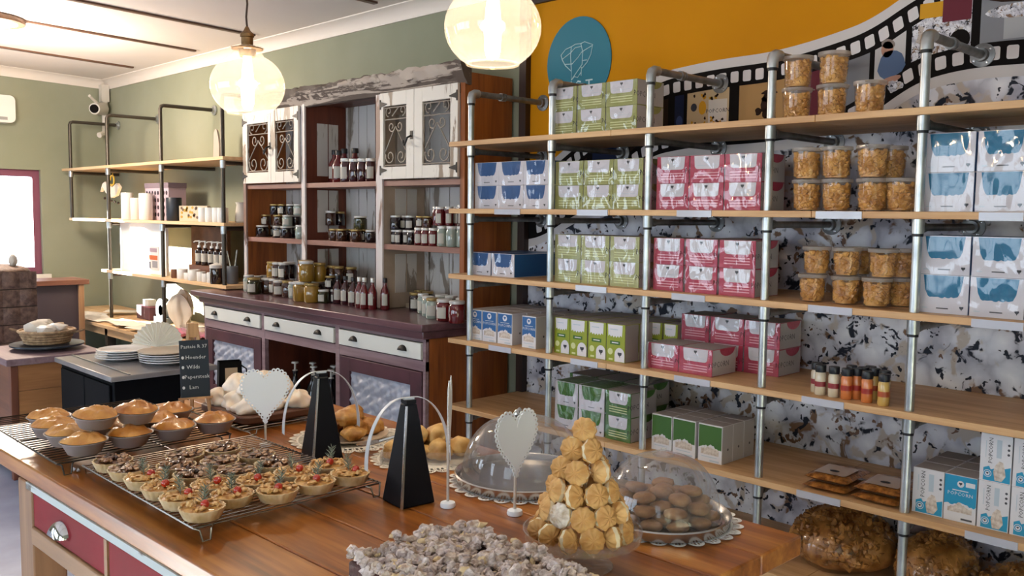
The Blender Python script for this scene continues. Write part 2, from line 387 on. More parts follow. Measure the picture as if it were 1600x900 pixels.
def rrect(w, h, r, n=3):
    p = []
    for cx, cy, a in ((w/2-r, h/2-r, 0), (-w/2+r, h/2-r, pi/2), (-w/2+r, -h/2+r, pi), (w/2-r, -h/2+r, 1.5*pi)): p += arc(cx, cy, r, a, a+pi/2, n)
    return p
for up in (0, 1):
    y = -.55
    while y < 3.70:
        F = T if up else Bt; s = (F(y+.02)-F(y-.02))/.04; a = atan2(s, 1); L = cos(a)
        z = F(y)+(-.048 if up else .048)/max(.5, cos(a))
        P = []
        for px, pz in rrect(.043, .052, .008):
            # sides stay at right angles to the strip's edge
            P.append((mx0-.003, y+px*cos(a)-pz*sin(a)*.5, z+px*sin(a)+pz*(.5+.5*cos(a))))
        b.poly(P, hole); y += .0665*max(.55, L)
stuff(obj('perforations', b, mural, True))
def pic(y0, y1, m, n=8, x=0.0033):
    b = MB(); v = []
    ys = [y0+(y1-y0)*i/n for i in range(n+1)]
    v = [(mx0-x, y, Bt(y)+.092/max(.6, cos(atan2((Bt(y+.02)-Bt(y-.02))/.04, 1)))) for y in ys]
    v += [(mx0-x, y, T(y)-.092/max(.6, cos(atan2((T(y+.02)-T(y-.02))/.04, 1)))) for y in ys]
    return b.add(v, [(i, i+1, n+1+i+1, n+1+i) for i in range(n)], m)
def blobq(b, y, z, ry, rz, m, n=14, x=.0039, rot=0, wob=0):
    P = []
    for i in range(n):
        a = 2*pi*i/n; q = 1+wob*sin(3*a+y*50)+wob*.7*sin(5*a+z*40)
        u, w = ry*q*cos(a), rz*q*sin(a); P.append((mx0-x, y+u*cos(rot)-w*sin(rot), z+u*sin(rot)+w*cos(rot)))
    b.poly(P, m)
def flat(k, c, r=.7): return mat('print_'+k, c, r, spec=.15)
popsm = popcorn_print('mural_popcorn_small', 26)
cream = flat('cream', '#c9b08c'); navy = flat('navy', '#1b2340'); tan = flat('tan', '#b08a5a'); gry = flat('grey', '#84848a'); dkred = flat('dkred', '#6b2f3a')
gold = flat('gold', '#d39a2a'); skin = flat('skin', '#b98a76'); denim = flat('denim', '#5d6f8e'); dkbr = flat('dkbrown', '#2e1d14'); pale = flat('pale', '#cbc6c4')
FR = [(2.665, 2.72, navy), (2.405, 2.645, cream), (2.09, 2.35, tan), (1.925, 2.05, dkred), (1.722, 1.90, gry), (1.572, 1.70, pale), (1.318, 1.548, popsm), (.98, 1.285, gry), (.70, .95, tan), (.40, .66, cream), (2.76, 3.0, dkbr), (3.04, 3.26, navy), (3.3, 3.5, dkbr)]
for y0, y1, m in FR: obj('frame_picture', pic(y0, y1, m), mural, True)
b = MB(); blobq(b, 2.69, 2.02, .02, .03, flat('blue', '#3b4a78')); obj('picture_detail', b, mural, True)
b = MB(); b.box(mx0-.0042, mx0-.0038, 2.415, 2.52, 1.995, 2.115, flat('card', '#d8cfc6'))
blobq(b, 2.555, 2.08, .022, .034, gold); blobq(b, 2.605, 2.085, .018, .02, flat('slate', '#3e3f4a'))
for i in range(26): blobq(b, random.uniform(2.42, 2.63), random.choice((random.uniform(2.0, 2.03), random.uniform(2.12, 2.15))), .009, .006, dkbr if i % 2 else gold, 7, rot=random.random()*3, wob=.2, x=.0045)
stuff(obj('picture_detail', b, mural, True))
b = MB()                                            # an old popcorn cart
for y, z, ry, rz in ((2.20, 2.10, .03, .02), (2.215, 2.07, .02, .035), (2.19, 2.03, .035, .03), (2.245, 2.04, .018, .018), (2.18, 2.0, .03, .03), (2.19, 2.125, .04, .012)): blobq(b, y, z, ry, rz, dkbr, wob=.12)
obj('picture_detail', b, mural, True)
b = MB()                                            # a person in a denim shirt with a bowl of popcorn, cropped at the shoulders
blobq(b, 1.63, 2.19, .055, .062, denim, wob=.06, rot=.6); blobq(b, 1.648, 2.255, .026, .034, skin); blobq(b, 1.645, 2.277, .03, .02, flat('hair', '#8d8079'), rot=.3)
blobq(b, 1.635, 2.125, .052, .014, skin, rot=-.28, x=.0045); blobq(b, 1.675, 2.10, .014, .03, skin, x=.005, rot=.2); blobq(b, 1.61, 2.10, .035, .022, popsm, wob=.15, x=.0051)
obj('picture_detail', b, mural, True)
b = MB(); b.box(mx0-.0044, mx0-.004, 1.32, 1.43, 2.335, 2.43, dkred); b.box(mx0-.0044, mx0-.004, 1.43, 1.52, 2.36, 2.42, gold)
blobq(b, 1.36, 2.26, .04, .04, mblk, x=.0044); obj('picture_detail', b, mural, True)
b = MB(); b.box(mx0-.0044, mx0-.004, 1.0, 1.20, 2.24, 2.33, flat('pot', '#a9a9ac')); blobq(b, 1.13, 2.345, .14, .028, popsm, x=.0049); blobq(b, 1.12, 2.41, .15, .035, dkbr, x=.0046)
obj('picture_detail', b, mural, True)
# text and the round emblem
def text_pts(s, size):
    cu = bpy.data.curves.new('t', 'FONT'); cu.body = s; cu.size = size; cu.resolution_u = 1; cu.align_x = 'CENTER'; cu.align_y = 'CENTER'
    o = bpy.data.objects.new('t', cu); COL.objects.link(o); bpy.context.view_layer.update()
    me = bpy.data.meshes.new_from_object(o.evaluated_get(bpy.context.evaluated_depsgraph_get()))
    r = ([tuple(v.co) for v in me.vertices], [tuple(p.vertices) for p in me.polygons])
    bpy.data.objects.remove(o); bpy.data.curves.remove(cu); bpy.data.meshes.remove(me); return r
TX = {}
def text(b, s, size, m, T):
    if (s, size) not in TX: TX[(s, size)] = text_pts(s, size)
    v, f = TX[(s, size)]; return b.add(v, f, m, T)
WALLT = lambda y, z, x: Matrix(((0, 0, -1, x), (-1, 0, 0, y), (0, 1, 0, z), (0, 0, 0, 1)))     # text plane on the right wall
b = MB(); text(b, 'POPCORN', .028, flat('ink', '#2b2a33'), WALLT(2.467, 2.06, mx0-.0046)); obj('lettering', b, mural, True)
EMY, EMZ = 3.372, 2.392
emb = thing('emblem_sign', 'teal oval sign with a white line drawing of an elephant head on the yellow wall', 'sign', (mx0-.006, EMY, EMZ))
teal = pbr('sign_teal', '#1c7386', .5); wline = pbr('sign_white', '#bcd6da', .5)
b = MB(); b.prism([(.235*cos(2*pi*i/48), .245*sin(2*pi*i/48)) for i in range(48)], .006, teal, WALLT(EMY, EMZ, mx0-.002)); obj('disc', b, emb)
# line drawing in units of the 1200-pixel close look at the sign
def el(p): return (mx0-.0095, EMY-(p[0]-640)*.00078, EMZ-(p[1]-470)*.00068+.03)
b = MB()
for L in ([(478,440),(520,400),(575,385),(615,370),(665,372),(700,362),(775,395),(760,470),(725,530),(680,570)], [(478,440),(490,480),(520,530),(575,580)], [(575,385),(570,460),(578,560),(580,655),(680,540),(685,440),(665,372)],
          [(490,475),(575,430),(610,400),(665,395)], [(585,525),(640,480),(675,440),(775,400)], [(520,520),(585,525)], [(685,510),(725,510)], [(675,560),(672,630)], [(580,655),(610,630),(640,640),(672,600)]):
    b.tube([el(p) for p in L], .0024, wline, 5)
obj('line_drawing', b, emb)
b = MB(); text(b, 'BIG T', .09, wline, WALLT(EMY, EMZ-.137, mx0-.0085)); obj('lettering', b, emb)

# ------------------------------------------------------------------ the near pipe shelf
SX = 3.268; POST = [3.641, 3.048, 2.456, 1.863, 1.271, .678, .085]; ROWS = [1.922, 1.560, 1.202, .845, .472, .100]; BT = .026
top = [z+BT/2 for z in ROWS]
psh = thing('pipe_shelf', 'tall galvanised pipe shelving with pine boards standing against the mural', 'shelf', (3.55, 1.9, 0))
BF, BB, YL, YR = 3.235, 3.822, 3.785, -.3
for z in ROWS:
    for y0, y1 in ((2.652, YL), (1.66, 2.650), (YR, 1.658)):
        o = obj('board', MB().box(BF, BB, y0, y1, z-BT/2, z+BT/2, pine), psh, bevel=.002)
for y in POST:
    b = MB(); b.tube([(SX, y, .001), (SX, y, 2.145)], .0165, galv, 14)
    b.tube([(SX, y, 2.135), (SX, y, 2.165), (SX+.006, y, 2.181), (SX+.022, y, 2.188), (SX+.05, y, 2.188)], .0225, galv, 12)
    p = obj('post', b, psh)
    for z in ROWS[:5]:
        b = MB(); b.tube([(SX, y, z-BT/2-.052), (SX, y, z-BT/2-.001)], .0215, galv, 14); obj('collar', b, p)
        b = MB(); b.tube([(SX, y, z-BT/2-.062), (SX, y, z-BT/2-.052)], .0195, ring_m, 12); obj('lock_ring', b, p)
    b = MB(); b.tube([(SX, y, 2.123), (SX, y, 2.135)], .0195, ring_m, 12); obj('lock_ring', b, p)
    a = MB(); a.tube([(SX+.05, y, 2.188), (WX-.012, y, 2.188)], .0165, galv_d, 12)
    a.tube([(SX+.215, y, 2.188), (SX+.235, y, 2.188)], .0225, galv_d, 12); a.tube([(SX+.245, y, 2.188), (SX+.253, y, 2.188)], .021, galv_d, 12)
    arm = obj('arm', a, psh)
    def flange(y, z, par):
        b = MB(); T = Matrix.Translation((WX-.004, y, z)) @ Matrix.Rotation(-pi/2, 4, 'Y')
        b.lathe([(.0, 0), (.046, 0), (.046, .008), (.027, .012), (.025, .03), (.0, .03)], galv_d, 20, T)
        for k in range(4): b.lathe([(.005, .008), (.005, .012), (0, .013)], steel, 8, T @ Matrix.Translation((.035*cos(k*pi/2+.6), .035*sin(k*pi/2+.6), 0)))
        obj('flange', b, par)
    flange(y, 2.188, arm)
    for z in ROWS[:5]:
        a = MB(); zz = z-BT/2-.03; a.tube([(SX+.015, y, zz), (WX-.012, y, zz)], .0145, galv_d, 10); a.tube([(SX+.02, y, zz), (SX+.05, y, zz)], .0195, galv_d, 10)
        arm = obj('under_arm', a, psh); flange(y, zz, arm)
# clear price strips on the board edges (pixel of the left end, right end, row)
strip = pbr('price_strip', '#b9bac4', .25, coat=.4)
for (x0, x1, r, py) in ((773, 813, 1, 329), (902, 950, 1, 331), (1058, 1112, 1, 333), (1275, 1347, 1, 336), (1530, 1600, 1, 337), (900, 948, 2, 452), (1050, 1102, 2, 464), (1263, 1332, 2, 484), (1518, 1600, 2, 505),
                        (764, 799, 3, 544), (892, 934, 3, 573), (1054, 1110, 3, 592), (1253, 1319, 3, 627), (1245, 1314, 4, 771), (1508, 1592, 4, 832)):
    ya, yb = atx(x0, py, BF).y, atx(x1, py, BF).y; z = ROWS[r]
    obj('price_strip', MB().box(BF-.004, BF-.0004, yb, ya, z-.016, z+.012, strip), psh)
# ------------------------------------------------------------------ the far pipe shelf in the corner
FX, FD = 3.33, 3.82
far = thing('corner_pipe_shelf', 'dark pipe shelf with pale pine boards in the far corner on the green wall', 'shelf', (3.58, 8.3, .5))
pale_pine = wood('pale_pine', '#c09a70', '#dab98c', 'Y', 6, .45)
for z, y0, y1 in ((1.95, 6.52, 10.08), (1.44, 6.52, 9.9), (.952, 6.50, 9.05)):
    obj('board', MB().box(FX-.03, FD, y0, y1, z-.013, z+.013, pale_pine), far, bevel=.002)
for y, zb in ((9.9, 1.427), (8.9, .5005), (7.7, .5005), (6.58, .9305)):
    b = MB(); zt = 2.44; b.tube([(FX, y, zb), (FX, y, zt-.03), (FX+.01, y, zt-.008), (FX+.03, y, zt)], .0165, iron, 10); b.tube([(FX+.03, y, zt), (FD-.005, y, zt)], .0165, iron, 10)
    p = obj('post', b, far)
    for z in (1.95, 1.44, .952):
        if z < zb+.1: continue
        b = MB(); b.tube([(FX, y, z-.075), (FX, y, z-.014)], .0225, galv, 10); obj('collar', b, p)
        b = MB(); b.tube([(FX+.02, y, z-.035), (FD-.005, y, z-.035)], .0155, iron, 8); obj('under_arm', b, p)
    b = MB(); b.lathe([(0, 0), (.045, 0), (.045, .01), (.025, .014), (.025, .03), (0, .03)], galv, 14, Matrix.Translation((WX-.003, y, zt)) @ Matrix.Rotation(-pi/2, 4, 'Y')); obj('flange', b, p)

# ------------------------------------------------------------------ the dresser
DX, DB = 3.17, 3.815; Y0, Y1 = 3.90, 6.60
dr = thing('dresser', 'large wooden dresser with white drawers, tin panel doors and an open hutch of jars', 'dresser', (3.5, 5.25, 0))
obj('worktop', MB().box(DX-.055, DB, Y0-.035, Y1+.12, .888, .93, dk_top), dr, bevel=.006)
obj('worktop_moulding', MB().box(DX-.03, DB-.02, Y0-.015, Y1+.03, .842, .888, dk_top), dr, bevel=.006)
V = [3.90, 4.775, 5.70, 6.60]
obj('side_panel', MB().box(DX+.02, DB, Y0, Y0+.03, .03, .842, orange_wood), dr, bevel=.003)
obj('side_panel', MB().box(DX+.02, DB, Y1-.03, Y1, .03, .842, orange_wood), dr, bevel=.003)
obj('lower_rail', MB().box(DX, DX+.03, Y0, Y1, .655, .715, dk_rail), dr, bevel=.003)
obj('upper_rail', MB().box(DX, DX+.03, Y0, Y1, .822, .842, dk_rail), dr, bevel=.003)
obj('plinth', MB().box(DX+.03, DB, Y0, Y1, 0, .09, maroon), dr)
obj('base_back', MB().box(DB-.02, DB, Y0+.03, Y1-.03, .09, .842, hutch_in), dr)
obj('base_floor', MB().box(DX+.03, DB-.02, Y0+.03, Y1-.03, .09, .11, hutch_in), dr)
for y in V: obj('upright', MB().box(DX-.002, DX+.03, y-(.0 if y == V[0] else .022), y+(.0 if y == V[-1] else .022), .09, .842, dk_rail), dr, bevel=.003)
for y in V[1:3]: obj('partition', MB().box(DX+.03, DB-.02, y-.012, y+.012, .11, .842, hutch_in), dr)
obj('drawer_shelf', MB().box(DX+.03, DB-.02, Y0+.03, Y1-.03, .68, .70, hutch_in), dr)
def cup_handle(b, x, y, z, w, m, nx=-1):
    """half-round cup pull on a face looking to -X"""
    N, K = 10, 5; v = []
    for k in range(K+1):
        e = pi/2*k/K
        for i in range(N+1):
            a = pi*i/N; v.append((x-.024*w/.08*sin(e), y-w/2*cos(a)*(.55+.45*cos(e)), z+(w*.42)*sin(a)*cos(e)*.98 - .004))
    f = [(k*(N+1)+i, k*(N+1)+i+1, (k+1)*(N+1)+i+1, (k+1)*(N+1)+i) for k in range(K) for i in range(N)]
    b.add(v, f, m); b.tube([(x-.002, y-w/2, z-.004), (x-.002, y+w/2, z-.004)], .004, m, 6)
    return b
for i in range(3):
    a, c = V[i]+.03, V[i+1]-.03
    d = obj('drawer', MB().box(DX-.012, DX+.3, a, c, .722, .816, drawer_w), dr, bevel=.003)
    for k in (.2, .8): obj('cup_handle', cup_handle(MB(), DX-.012, a+(c-a)*k, .765, .075, charcoal), d)
for (a, c) in ((V[0]+.03, V[1]-.03), (V[2]+.03, V[3]-.03)):
    b = MB(); z0, z1, s = .10, .65, .105
    for q in ((a+s, c-s, z1-.085, z1), (a+s, c-s, z0, z0+.12), (a, a+s, z0, z1), (c-s, c, z0, z1)): b.box(DX-.005, DX+.022, q[0], q[1], q[2], q[3], maroon)
    d = obj('door', b, dr, bevel=.003)
    # pressed tin: a raised lattice of lozenges, rosettes and scrolls
    b = MB(); ya, yb, za, zb = a+s, c-s, z0+.12, z1-.085; n1, n2 = 60, 42; v = []
    for j in range(n2+1):
        for i in range(n1+1):
            y = ya+(yb-ya)*i/n1; z = za+(zb-za)*j/n2; u, w = (y-ya)/.11*pi, (z-za)/.11*pi
            h = .013*abs(sin(u)*sin(w))**.6 + .011*max(0, sin(2*u+1.3*sin(w))*sin(2*w+1.3*sin(u))) + .006*sin(3*u+w)*sin(3*w-u) + random.uniform(-.002, .002)
            v.append((DX+.020-h, y, z))
    b.add(v, [(j*(n1+1)+i, j*(n1+1)+i+1, (j+1)*(n1+1)+i+1, (j+1)*(n1+1)+i) for j in range(n2) for i in range(n1)], tin); b.smooth = 1.2
    obj('tin_panel', b, d)
# hutch
HX = 3.45; H0, H1 = 3.885, 6.46; HD = [4.70, 5.60]; HT = 2.30
obj('hutch_side', MB().box(HX, DB, H0, H0+.035, .93, HT+.05, orange_wood), dr, bevel=.003)
obj('hutch_side', MB().box(HX, DB, H1-.035, H1, .93, HT, orange_wood), dr, bevel=.003)
obj('hutch_top', MB().box(HX+.0, DB, H0+.035, H1-.035, HT, HT+.03, hutch_in), dr)
for z in (1.735, 1.335):
    for a, c in ((H0+.035, HD[0]-.03), (HD[0]+.03, HD[1]-.02), (HD[1]+.02, H1-.035)):
        obj('hutch_shelf', MB().box(HX, DB-.03, a, c, z-.022, z+.012, hutch_shelf), dr, bevel=.002)
ny = 25; py = np.linspace(H0+.035, H1-.035, ny+1)
for i in range(ny):
    if 5.1 < (py[i]+py[i+1])/2 < 5.2: m = hutch_in
    else: m = plank_w
    dx = random.uniform(0, .004); obj('back_plank', MB().box(DB-.03+dx, DB-.012, py[i]+.0025, py[i+1]-.0025, .93, HT, m), dr)
def old_door(y0, y1, frame, panel, nm):
    """an old panelled door reused as a partition; its sunk panels show between the shelves"""
    d = obj(nm, MB().box(HX, DB-.03, y0, y1, .932, HT, frame), dr, bevel=.003)
    for z0, z1 in ((1.80, 2.17), (1.40, 1.70), (1.03, 1.28)):
        for q in (0, 1):
            b = MB(); xa, xb = HX+.09, DB-.10; yq = y0-.003 if q == 0 else y1
            b.box(xa, xb, yq, yq+.003, z0, z1, panel)
            for xc in (xa+.09, ): b.box(xc-.003, xc+.003, yq-(.003 if q == 0 else -.003), yq+.003, z0, z1, frame)
            obj('door_panel', b, d)
    return d
old_door(HD[1]-.02, HD[1]+.02, hutch_in, plank_w, 'divider')
old_door(HD[0]-.03, HD[0]+.03, beige, plank_w, 'divider')
for y, w in ((HD[0], .034), (HD[1], .024), (H0+.017, .02), (H1-.017, .02)): obj('front_stile', MB().box(HX-.014, HX, y-w, y+w, .935, HT, stile_w if y != H0+.017 else orange_wood), dr, bevel=.002)
# peeling cornice beam, uneven along its length
b = MB(); N = 70; pr = [(.02, -.02), (-.01, -.015), (-.025, .02), (-.05, .05), (-.065, .085), (-.06, .11), (.02, .115)]; v = []
for i in range(N+1):
    y = H0-.02+(H1+.06-H0)*i/N
    for k, (px, pz) in enumerate(pr): v.append((HX+px+.012*sin(i*.9+k*2.1)*(k in (2, 3, 4, 5))*random.random(), y, HT+pz-.005+.009*random.uniform(-1, 1)*(k > 1)))
n = len(pr); f = [(i*n+k, i*n+k+1, (i+1)*n+k+1, (i+1)*n+k) for i in range(N) for k in range(n-1)]
b.add(v, f+[tuple(range(n)), tuple(range(N*n, N*n+n))[::-1]], peel); b.smooth = .5; obj('cornice_beam', b, dr)
# cupboard door leaves with wrought scroll grilles
def scroll(cx, cz_, r, turns, a0, sgn, x):
    P = []
    for i in range(19):
        t = i/18; a = a0+sgn*turns*2*pi*t; q = r*(1-.72*t); P.append((x, cx+q*cos(a), cz_+q*sin(a)))
    return P
gr_m = pbr('wrought_grille', '#9a8f82', .55, .2)
def leaf(a, c, z0, z1, oy0, oy1, oz0, oz1, hinge):
    b = MB(); xa, xb = HX-.032, HX-.014
    b.box(xa, xb, a, oy0, z0, z1, door_w); b.box(xa, xb, oy1, c, z0, z1, door_w); b.box(xa, xb, oy0, oy1, z0, oz0, door_w); b.box(xa, xb, oy0, oy1, oz1, z1, door_w)
    d = obj('cupboard_door', b, dr, bevel=.002)
    g = MB(); x = HX-.022; w, h = oy1-oy0, oz1-oz0; m = (oy0+oy1)/2; r = .0042; zb = oz1-.22*h
    g.tube([(x, oy0, zb), (x, oy1, zb)], r, gr_m, 6); g.tube([(x, oy0+.004, oz1-.01), (x, oy1-.004, oz1-.01)], r, gr_m, 6); g.tube([(x, oy0, oz0+.01), (x, oy1, oz0+.01)], r, gr_m, 6)
    for s in (-1, 1):
        g.tube([(x, m+s*.006, zb-.05), (x, m+s*w*.44, oz0+.10)], r, gr_m, 6)
        g.tube(scroll(m+s*w*.24, oz0+.065, w*.2, 1.25, pi/2-s*pi/2+.3*s, -s, x), r, gr_m, 6)
        g.tube(scroll(m+s*w*.17, zb-.045, w*.15, 1.2, pi/2+s*pi/2, s, x), r, gr_m, 6)
        g.tube(scroll(m+s*w*.30, zb+.05, w*.14, 1.1, -pi/2, s, x), r, gr_m, 6)
    g.tube([(x, m-.035, zb+.075), (x, m+.035, zb+.02)], r, gr_m, 6)
    obj('grille', g, d)
    hy = a if hinge < 0 else c
    for z in (z0+.055, z1-.07):
        g = MB(); s = 1 if hinge < 0 else -1
        P = [(0, .03), (.008*s, .03), (.012*s, .016), (.07*s, .003), (.07*s, -.003), (.012*s, -.016), (.008*s, -.03), (0, -.03)]
        v = [(xa-.004, hy+p, z+q) for p, q in P]+[(xa-.0003, hy+p, z+q) for p, q in P]; n = len(P)
        g.add(v, [tuple(range(n)), tuple(range(2*n-1, n-1, -1))]+[(i, n+i, n+(i+1) % n, (i+1) % n) for i in range(n)], charcoal, None); obj('strap_hinge', g, d, True)
    return d
Z0, Z1 = 1.755, 2.288
R1 = leaf(4.325, 4.665, Z0, Z1, 4.40, 4.632, 1.83, 2.205, 1); R0 = leaf(3.925, 4.322, Z0, Z1, 3.99, 4.245, 1.83, 2.205, -1)
L1 = leaf(6.012, 6.43, Z0, Z1, 6.05, 6.36, 1.835, 2.20, 1); L0 = leaf(5.63, 6.009, Z0, Z1, 5.69, 5.945, 1.835, 2.20, -1)
for d, y, z in ((R1, 4.345, 1.99), (L1, 6.02, 2.0)):
    b = MB(); x = HX-.036; b.box(x, x+.003, y-.012, y+.012, z, z+.05, charcoal)
    b.tube([(x-.003, y, z+.02), (x-.03, y+.0, z+.008), (x-.036, y+.008, z-.02), (x-.03, y+.03, z-.035), (x-.02, y+.05, z-.025), (x-.018, y+.055, z-.006)], .006, charcoal, 8); obj('hook', b, d)

# ------------------------------------------------------------------ the counter table
tb = thing('counter_table', 'long wooden counter table with a varnished plank top and red drawers', 'table', (1.18, 1.9, 0))
TX0, TX1, TY0, TY1 = .70, 1.69, .86, 2.96
class TB(MB):
    def mesh(s, *a, **k):                            # the long left side of the old table is not quite square
        s.v = [(x+.024*(2.4-y)*max(0, (1.69-x)/.99), y, z) for x, y, z in s.v]; return MB.mesh(s, *a, **k)
n = 6
for i in range(n):
    a, c = TX0+(TX1-TX0)*i/n, TX0+(TX1-TX0)*(i+1)/n
    o = obj('tabletop_plank', TB().box(a+.0012, c-.0012, TY0, TY1, .857, .9+random.uniform(-.0006, 0), tablewood), tb, bevel=.004)
pale_r = worn('apron_white', '#bfc6c2', '#57483c', 9, .66, .5, 'Y'); red = pbr('red_drawer', '#84141f', .6, var=(3, '#780f1a', '#8c1a26'), spec=.15)
leg_m = wood('table_leg', '#7a5638', '#9c7450', 'Z', 6, .5, knots=2); rail_m = wood('table_rail', '#7d5a3c', '#a07850', 'Y', 6, .5)
AX = .6985
obj('apron', TB().box(AX, AX+.02, .95, 2.46, .839, .857, pale_r), tb); obj('apron', TB().box(1.62, 1.64, .95, 2.50, .70, .856, rail_m), tb)
obj('apron', TB().box(AX+.09, 1.56, 2.50, 2.52, .70, .856, rail_m), tb); obj('apron', TB().box(AX, 1.64, .95, .97, .70, .856, rail_m), tb)
for x in (AX, 1.57):
    for y in (.95, 2.42): obj('leg', TB().box(x, x+.08, y, y+.10, 0, .856, leg_m), tb, bevel=.004)
for a, c in ((1.972, 2.415), (1.44, 1.952), (1.04, 1.42)):
    d = obj('drawer', TB().box(AX+.002, AX+.4, a, c, .752, .838, red), tb, bevel=.003)
    obj('cup_handle', cup_handle(TB(), AX+.002, (a+c)/2+.03, .783, .085, chrome), d)
obj('divider_strip', TB().box(AX-.001, AX+.02, 1.954, 1.970, .70, .838, rail_m), tb); obj('divider_strip', TB().box(AX-.001, AX+.02, 1.422, 1.438, .70, .838, rail_m), tb)
obj('drawer_rail', TB().box(AX-.004, AX+.03, 1.05, 2.42, .705, .751, rail_m), tb, bevel=.004)
obj('lower_shelf', TB().box(AX+.01, 1.62, 1.0, 2.5, .18, .21, rail_m), tb)
# ------------------------------------------------------------------ printed boxes
f_olive, f_pink, f_green = film('film_olive', '#969859', wr=.9), film('film_pink', '#b03a54', wr=.9), film('film_green', '#3f6d26', wr=.8)
f_white, f_blue, f_navy = film('film_white', '#cfcbd2', wr=.45, coat=.3), film('film_blue', '#0e6a90', wr=.6, coat=.4), film('film_deep_blue', '#1c4e86', wr=.5, coat=.3)
f_lolive = film('film_pale_olive', '#a9ad78', wr=1.3)
c_side, c_grey = pbr('card_side', '#b9b4b6', .5, coat=.15), pbr('card_grey', '#a39c9a', .6)
card_w, card_olive, card_gr, card_bl, card_teal = pbr('card_white', '#d8d6da', .5), pbr('card_olive', '#8e9a26', .5), pbr('card_green', '#3a651f', .5), pbr('card_blue', '#255c94', .5), pbr('card_teal', '#2692bb', .5)
ink, silver, lime_l, rose_l = pbr('ink_grey', '#4a4a50', .5), pbr('silver_print', '#b5c2cc', .4), pbr('stripe_lime', '#cfd39a', .5), pbr('stripe_rose', '#e2a2ae', .5)
popc_p, mud = pbr('popcorn_picture', '#cdbfb2', .6, var=(70, '#b3a294', '#dcd2c8')), pbr('emblem_dark', '#2d3038', .5)
EMB = [(-.5, .3), (-.34, .48), (-.1, .42), (.1, .42), (.34, .48), (.5, .3), (.36, -.05), (.12, -.18), (.06, -.55), (-.06, -.4), (-.12, -.18), (-.36, -.05)]
wrapm = clear('shrink_wrap', (.985, .985, .985), .80, .07, edge=.28, base=.05)
def wrap_mesh(w, h, seed, amp):
    """crinkled clear film drawn over a box front: creases run out from the pinched corners"""
    R = random.Random(seed); nx, nz = 16, 13; K = [(R.uniform(-1, 1)*w, R.uniform(-.5, 1.5)*h, R.uniform(0, pi), R.uniform(60, 150), R.random()*6) for _ in range(5)]; v = []
    for j in range(nz+1):
        for i in range(nx+1):
            y, z = w*(i/nx-.5)*1.004, h*j/nz; u = 0
            for cy, c_, a, f, p in K: u += sin(f*((y-cy)*cos(a)+(z-c_)*sin(a))*.5+p+2.5*sin(35*y+p))
            e = 4*(j/nz)*(1-j/nz); q = abs(2*i/nx-1)
            u += 2.2*abs(sin(atan2(z-h*.1, abs(y)-w*.5+.0001)*7))*(q > .55)
            v.append((-.0022-amp*(.6+.30*u)*(.45+.55*e), y, z))
    b = MB(); b.add(v, [(j*(nx+1)+i, j*(nx+1)+i+1, (j+1)*(nx+1)+i+1, (j+1)*(nx+1)+i) for j in range(nz) for i in range(nx)], wrapm); b.smooth = 3
    return b.mesh('shrink_wrap')
WRAP = {}
def add_wrap(o, w, h, amp, var):
    k = (round(w, 2), h, amp, var)
    if k not in WRAP: WRAP[k] = wrap_mesh(round(w, 2), h, len(WRAP)*7+3, amp)
    c = bpy.data.objects.new('shrink_wrap', WRAP[k]); COL.objects.link(c); c.parent = o
class Box:
    """a carton: local origin bottom centre of the front face, the front looks to -X, depth runs to +X.
    u runs left to right along the front as the shopper sees it, v upwards."""
    def __init__(s, w, h, d, m, top=None, side=None):
        s.w, s.h, s.d, s.b = w, h, d, MB(); s.L = 0
        s.b.box(0, d, -w/2, w/2, 0, h, m)
        if side: s.b.box(.004, d-.002, -w/2-.0004, -w/2, .002, h-.002, side)
        if top: s.b.box(.004, d-.002, -w/2+.002, w/2-.002, h, h+.0004, top)
    def P(s, u, v, l): return (-.0004-.0003*l, s.w*(.5-u), s.h*v)
    def poly(s, pts, m, l=1): s.b.poly([s.P(u, v, l) for u, v in pts], m); return s
    def rect(s, u0, u1, v0, v1, m, l=1): return s.poly([(u0, v0), (u1, v0), (u1, v1), (u0, v1)], m, l)
    def disc(s, u, v, r, m, l=2, n=16): return s.poly([(u+r/s.w*cos(2*pi*i/n), v+r/s.h*sin(2*pi*i/n)) for i in range(n)], m, l)
    def emblem(s, u, v, r, m, l=3): return s.poly([(u+r/s.w*p, v+r/s.h*q) for p, q in EMB], m, l)
    def text(s, t, u, v, size, m, l=3, rot=0):
        T = Matrix(((0, 0, -1, -.0004-.0003*l), (-1, 0, 0, s.w*(.5-u)), (0, 1, 0, s.h*v), (0, 0, 0, 1))) @ Matrix.Rotation(rot, 4, 'Z'); text(s.b, t, size, m, T); return s
    def stext(s, t, du, v, size, m):                 # on the side that looks to -Y
        T = Matrix(((1, 0, 0, du), (0, 0, -1, -s.w/2-.0008), (0, 1, 0, s.h*v), (0, 0, 0, 1))); text(s.b, t, size, m, T); return s
    def shalf(s, x, r, m):                           # half disc hanging from the top edge of that side
        s.b.poly([(x+r*cos(a), -s.w/2-.0009, s.h-.002+.55*r*sin(a)) for a in [pi+pi*i/12 for i in range(13)]], m); return s
def wavy(s, u0, u1, v, a, seed):
    R = random.Random(seed); P = []
    n = 15
    for i in range(n+1):
        t = i/n; P.append((u0+(u1-u0)*t, v+a*(1-abs(2*t-1)*1.1)+R.uniform(-.035, .035)))
    return P
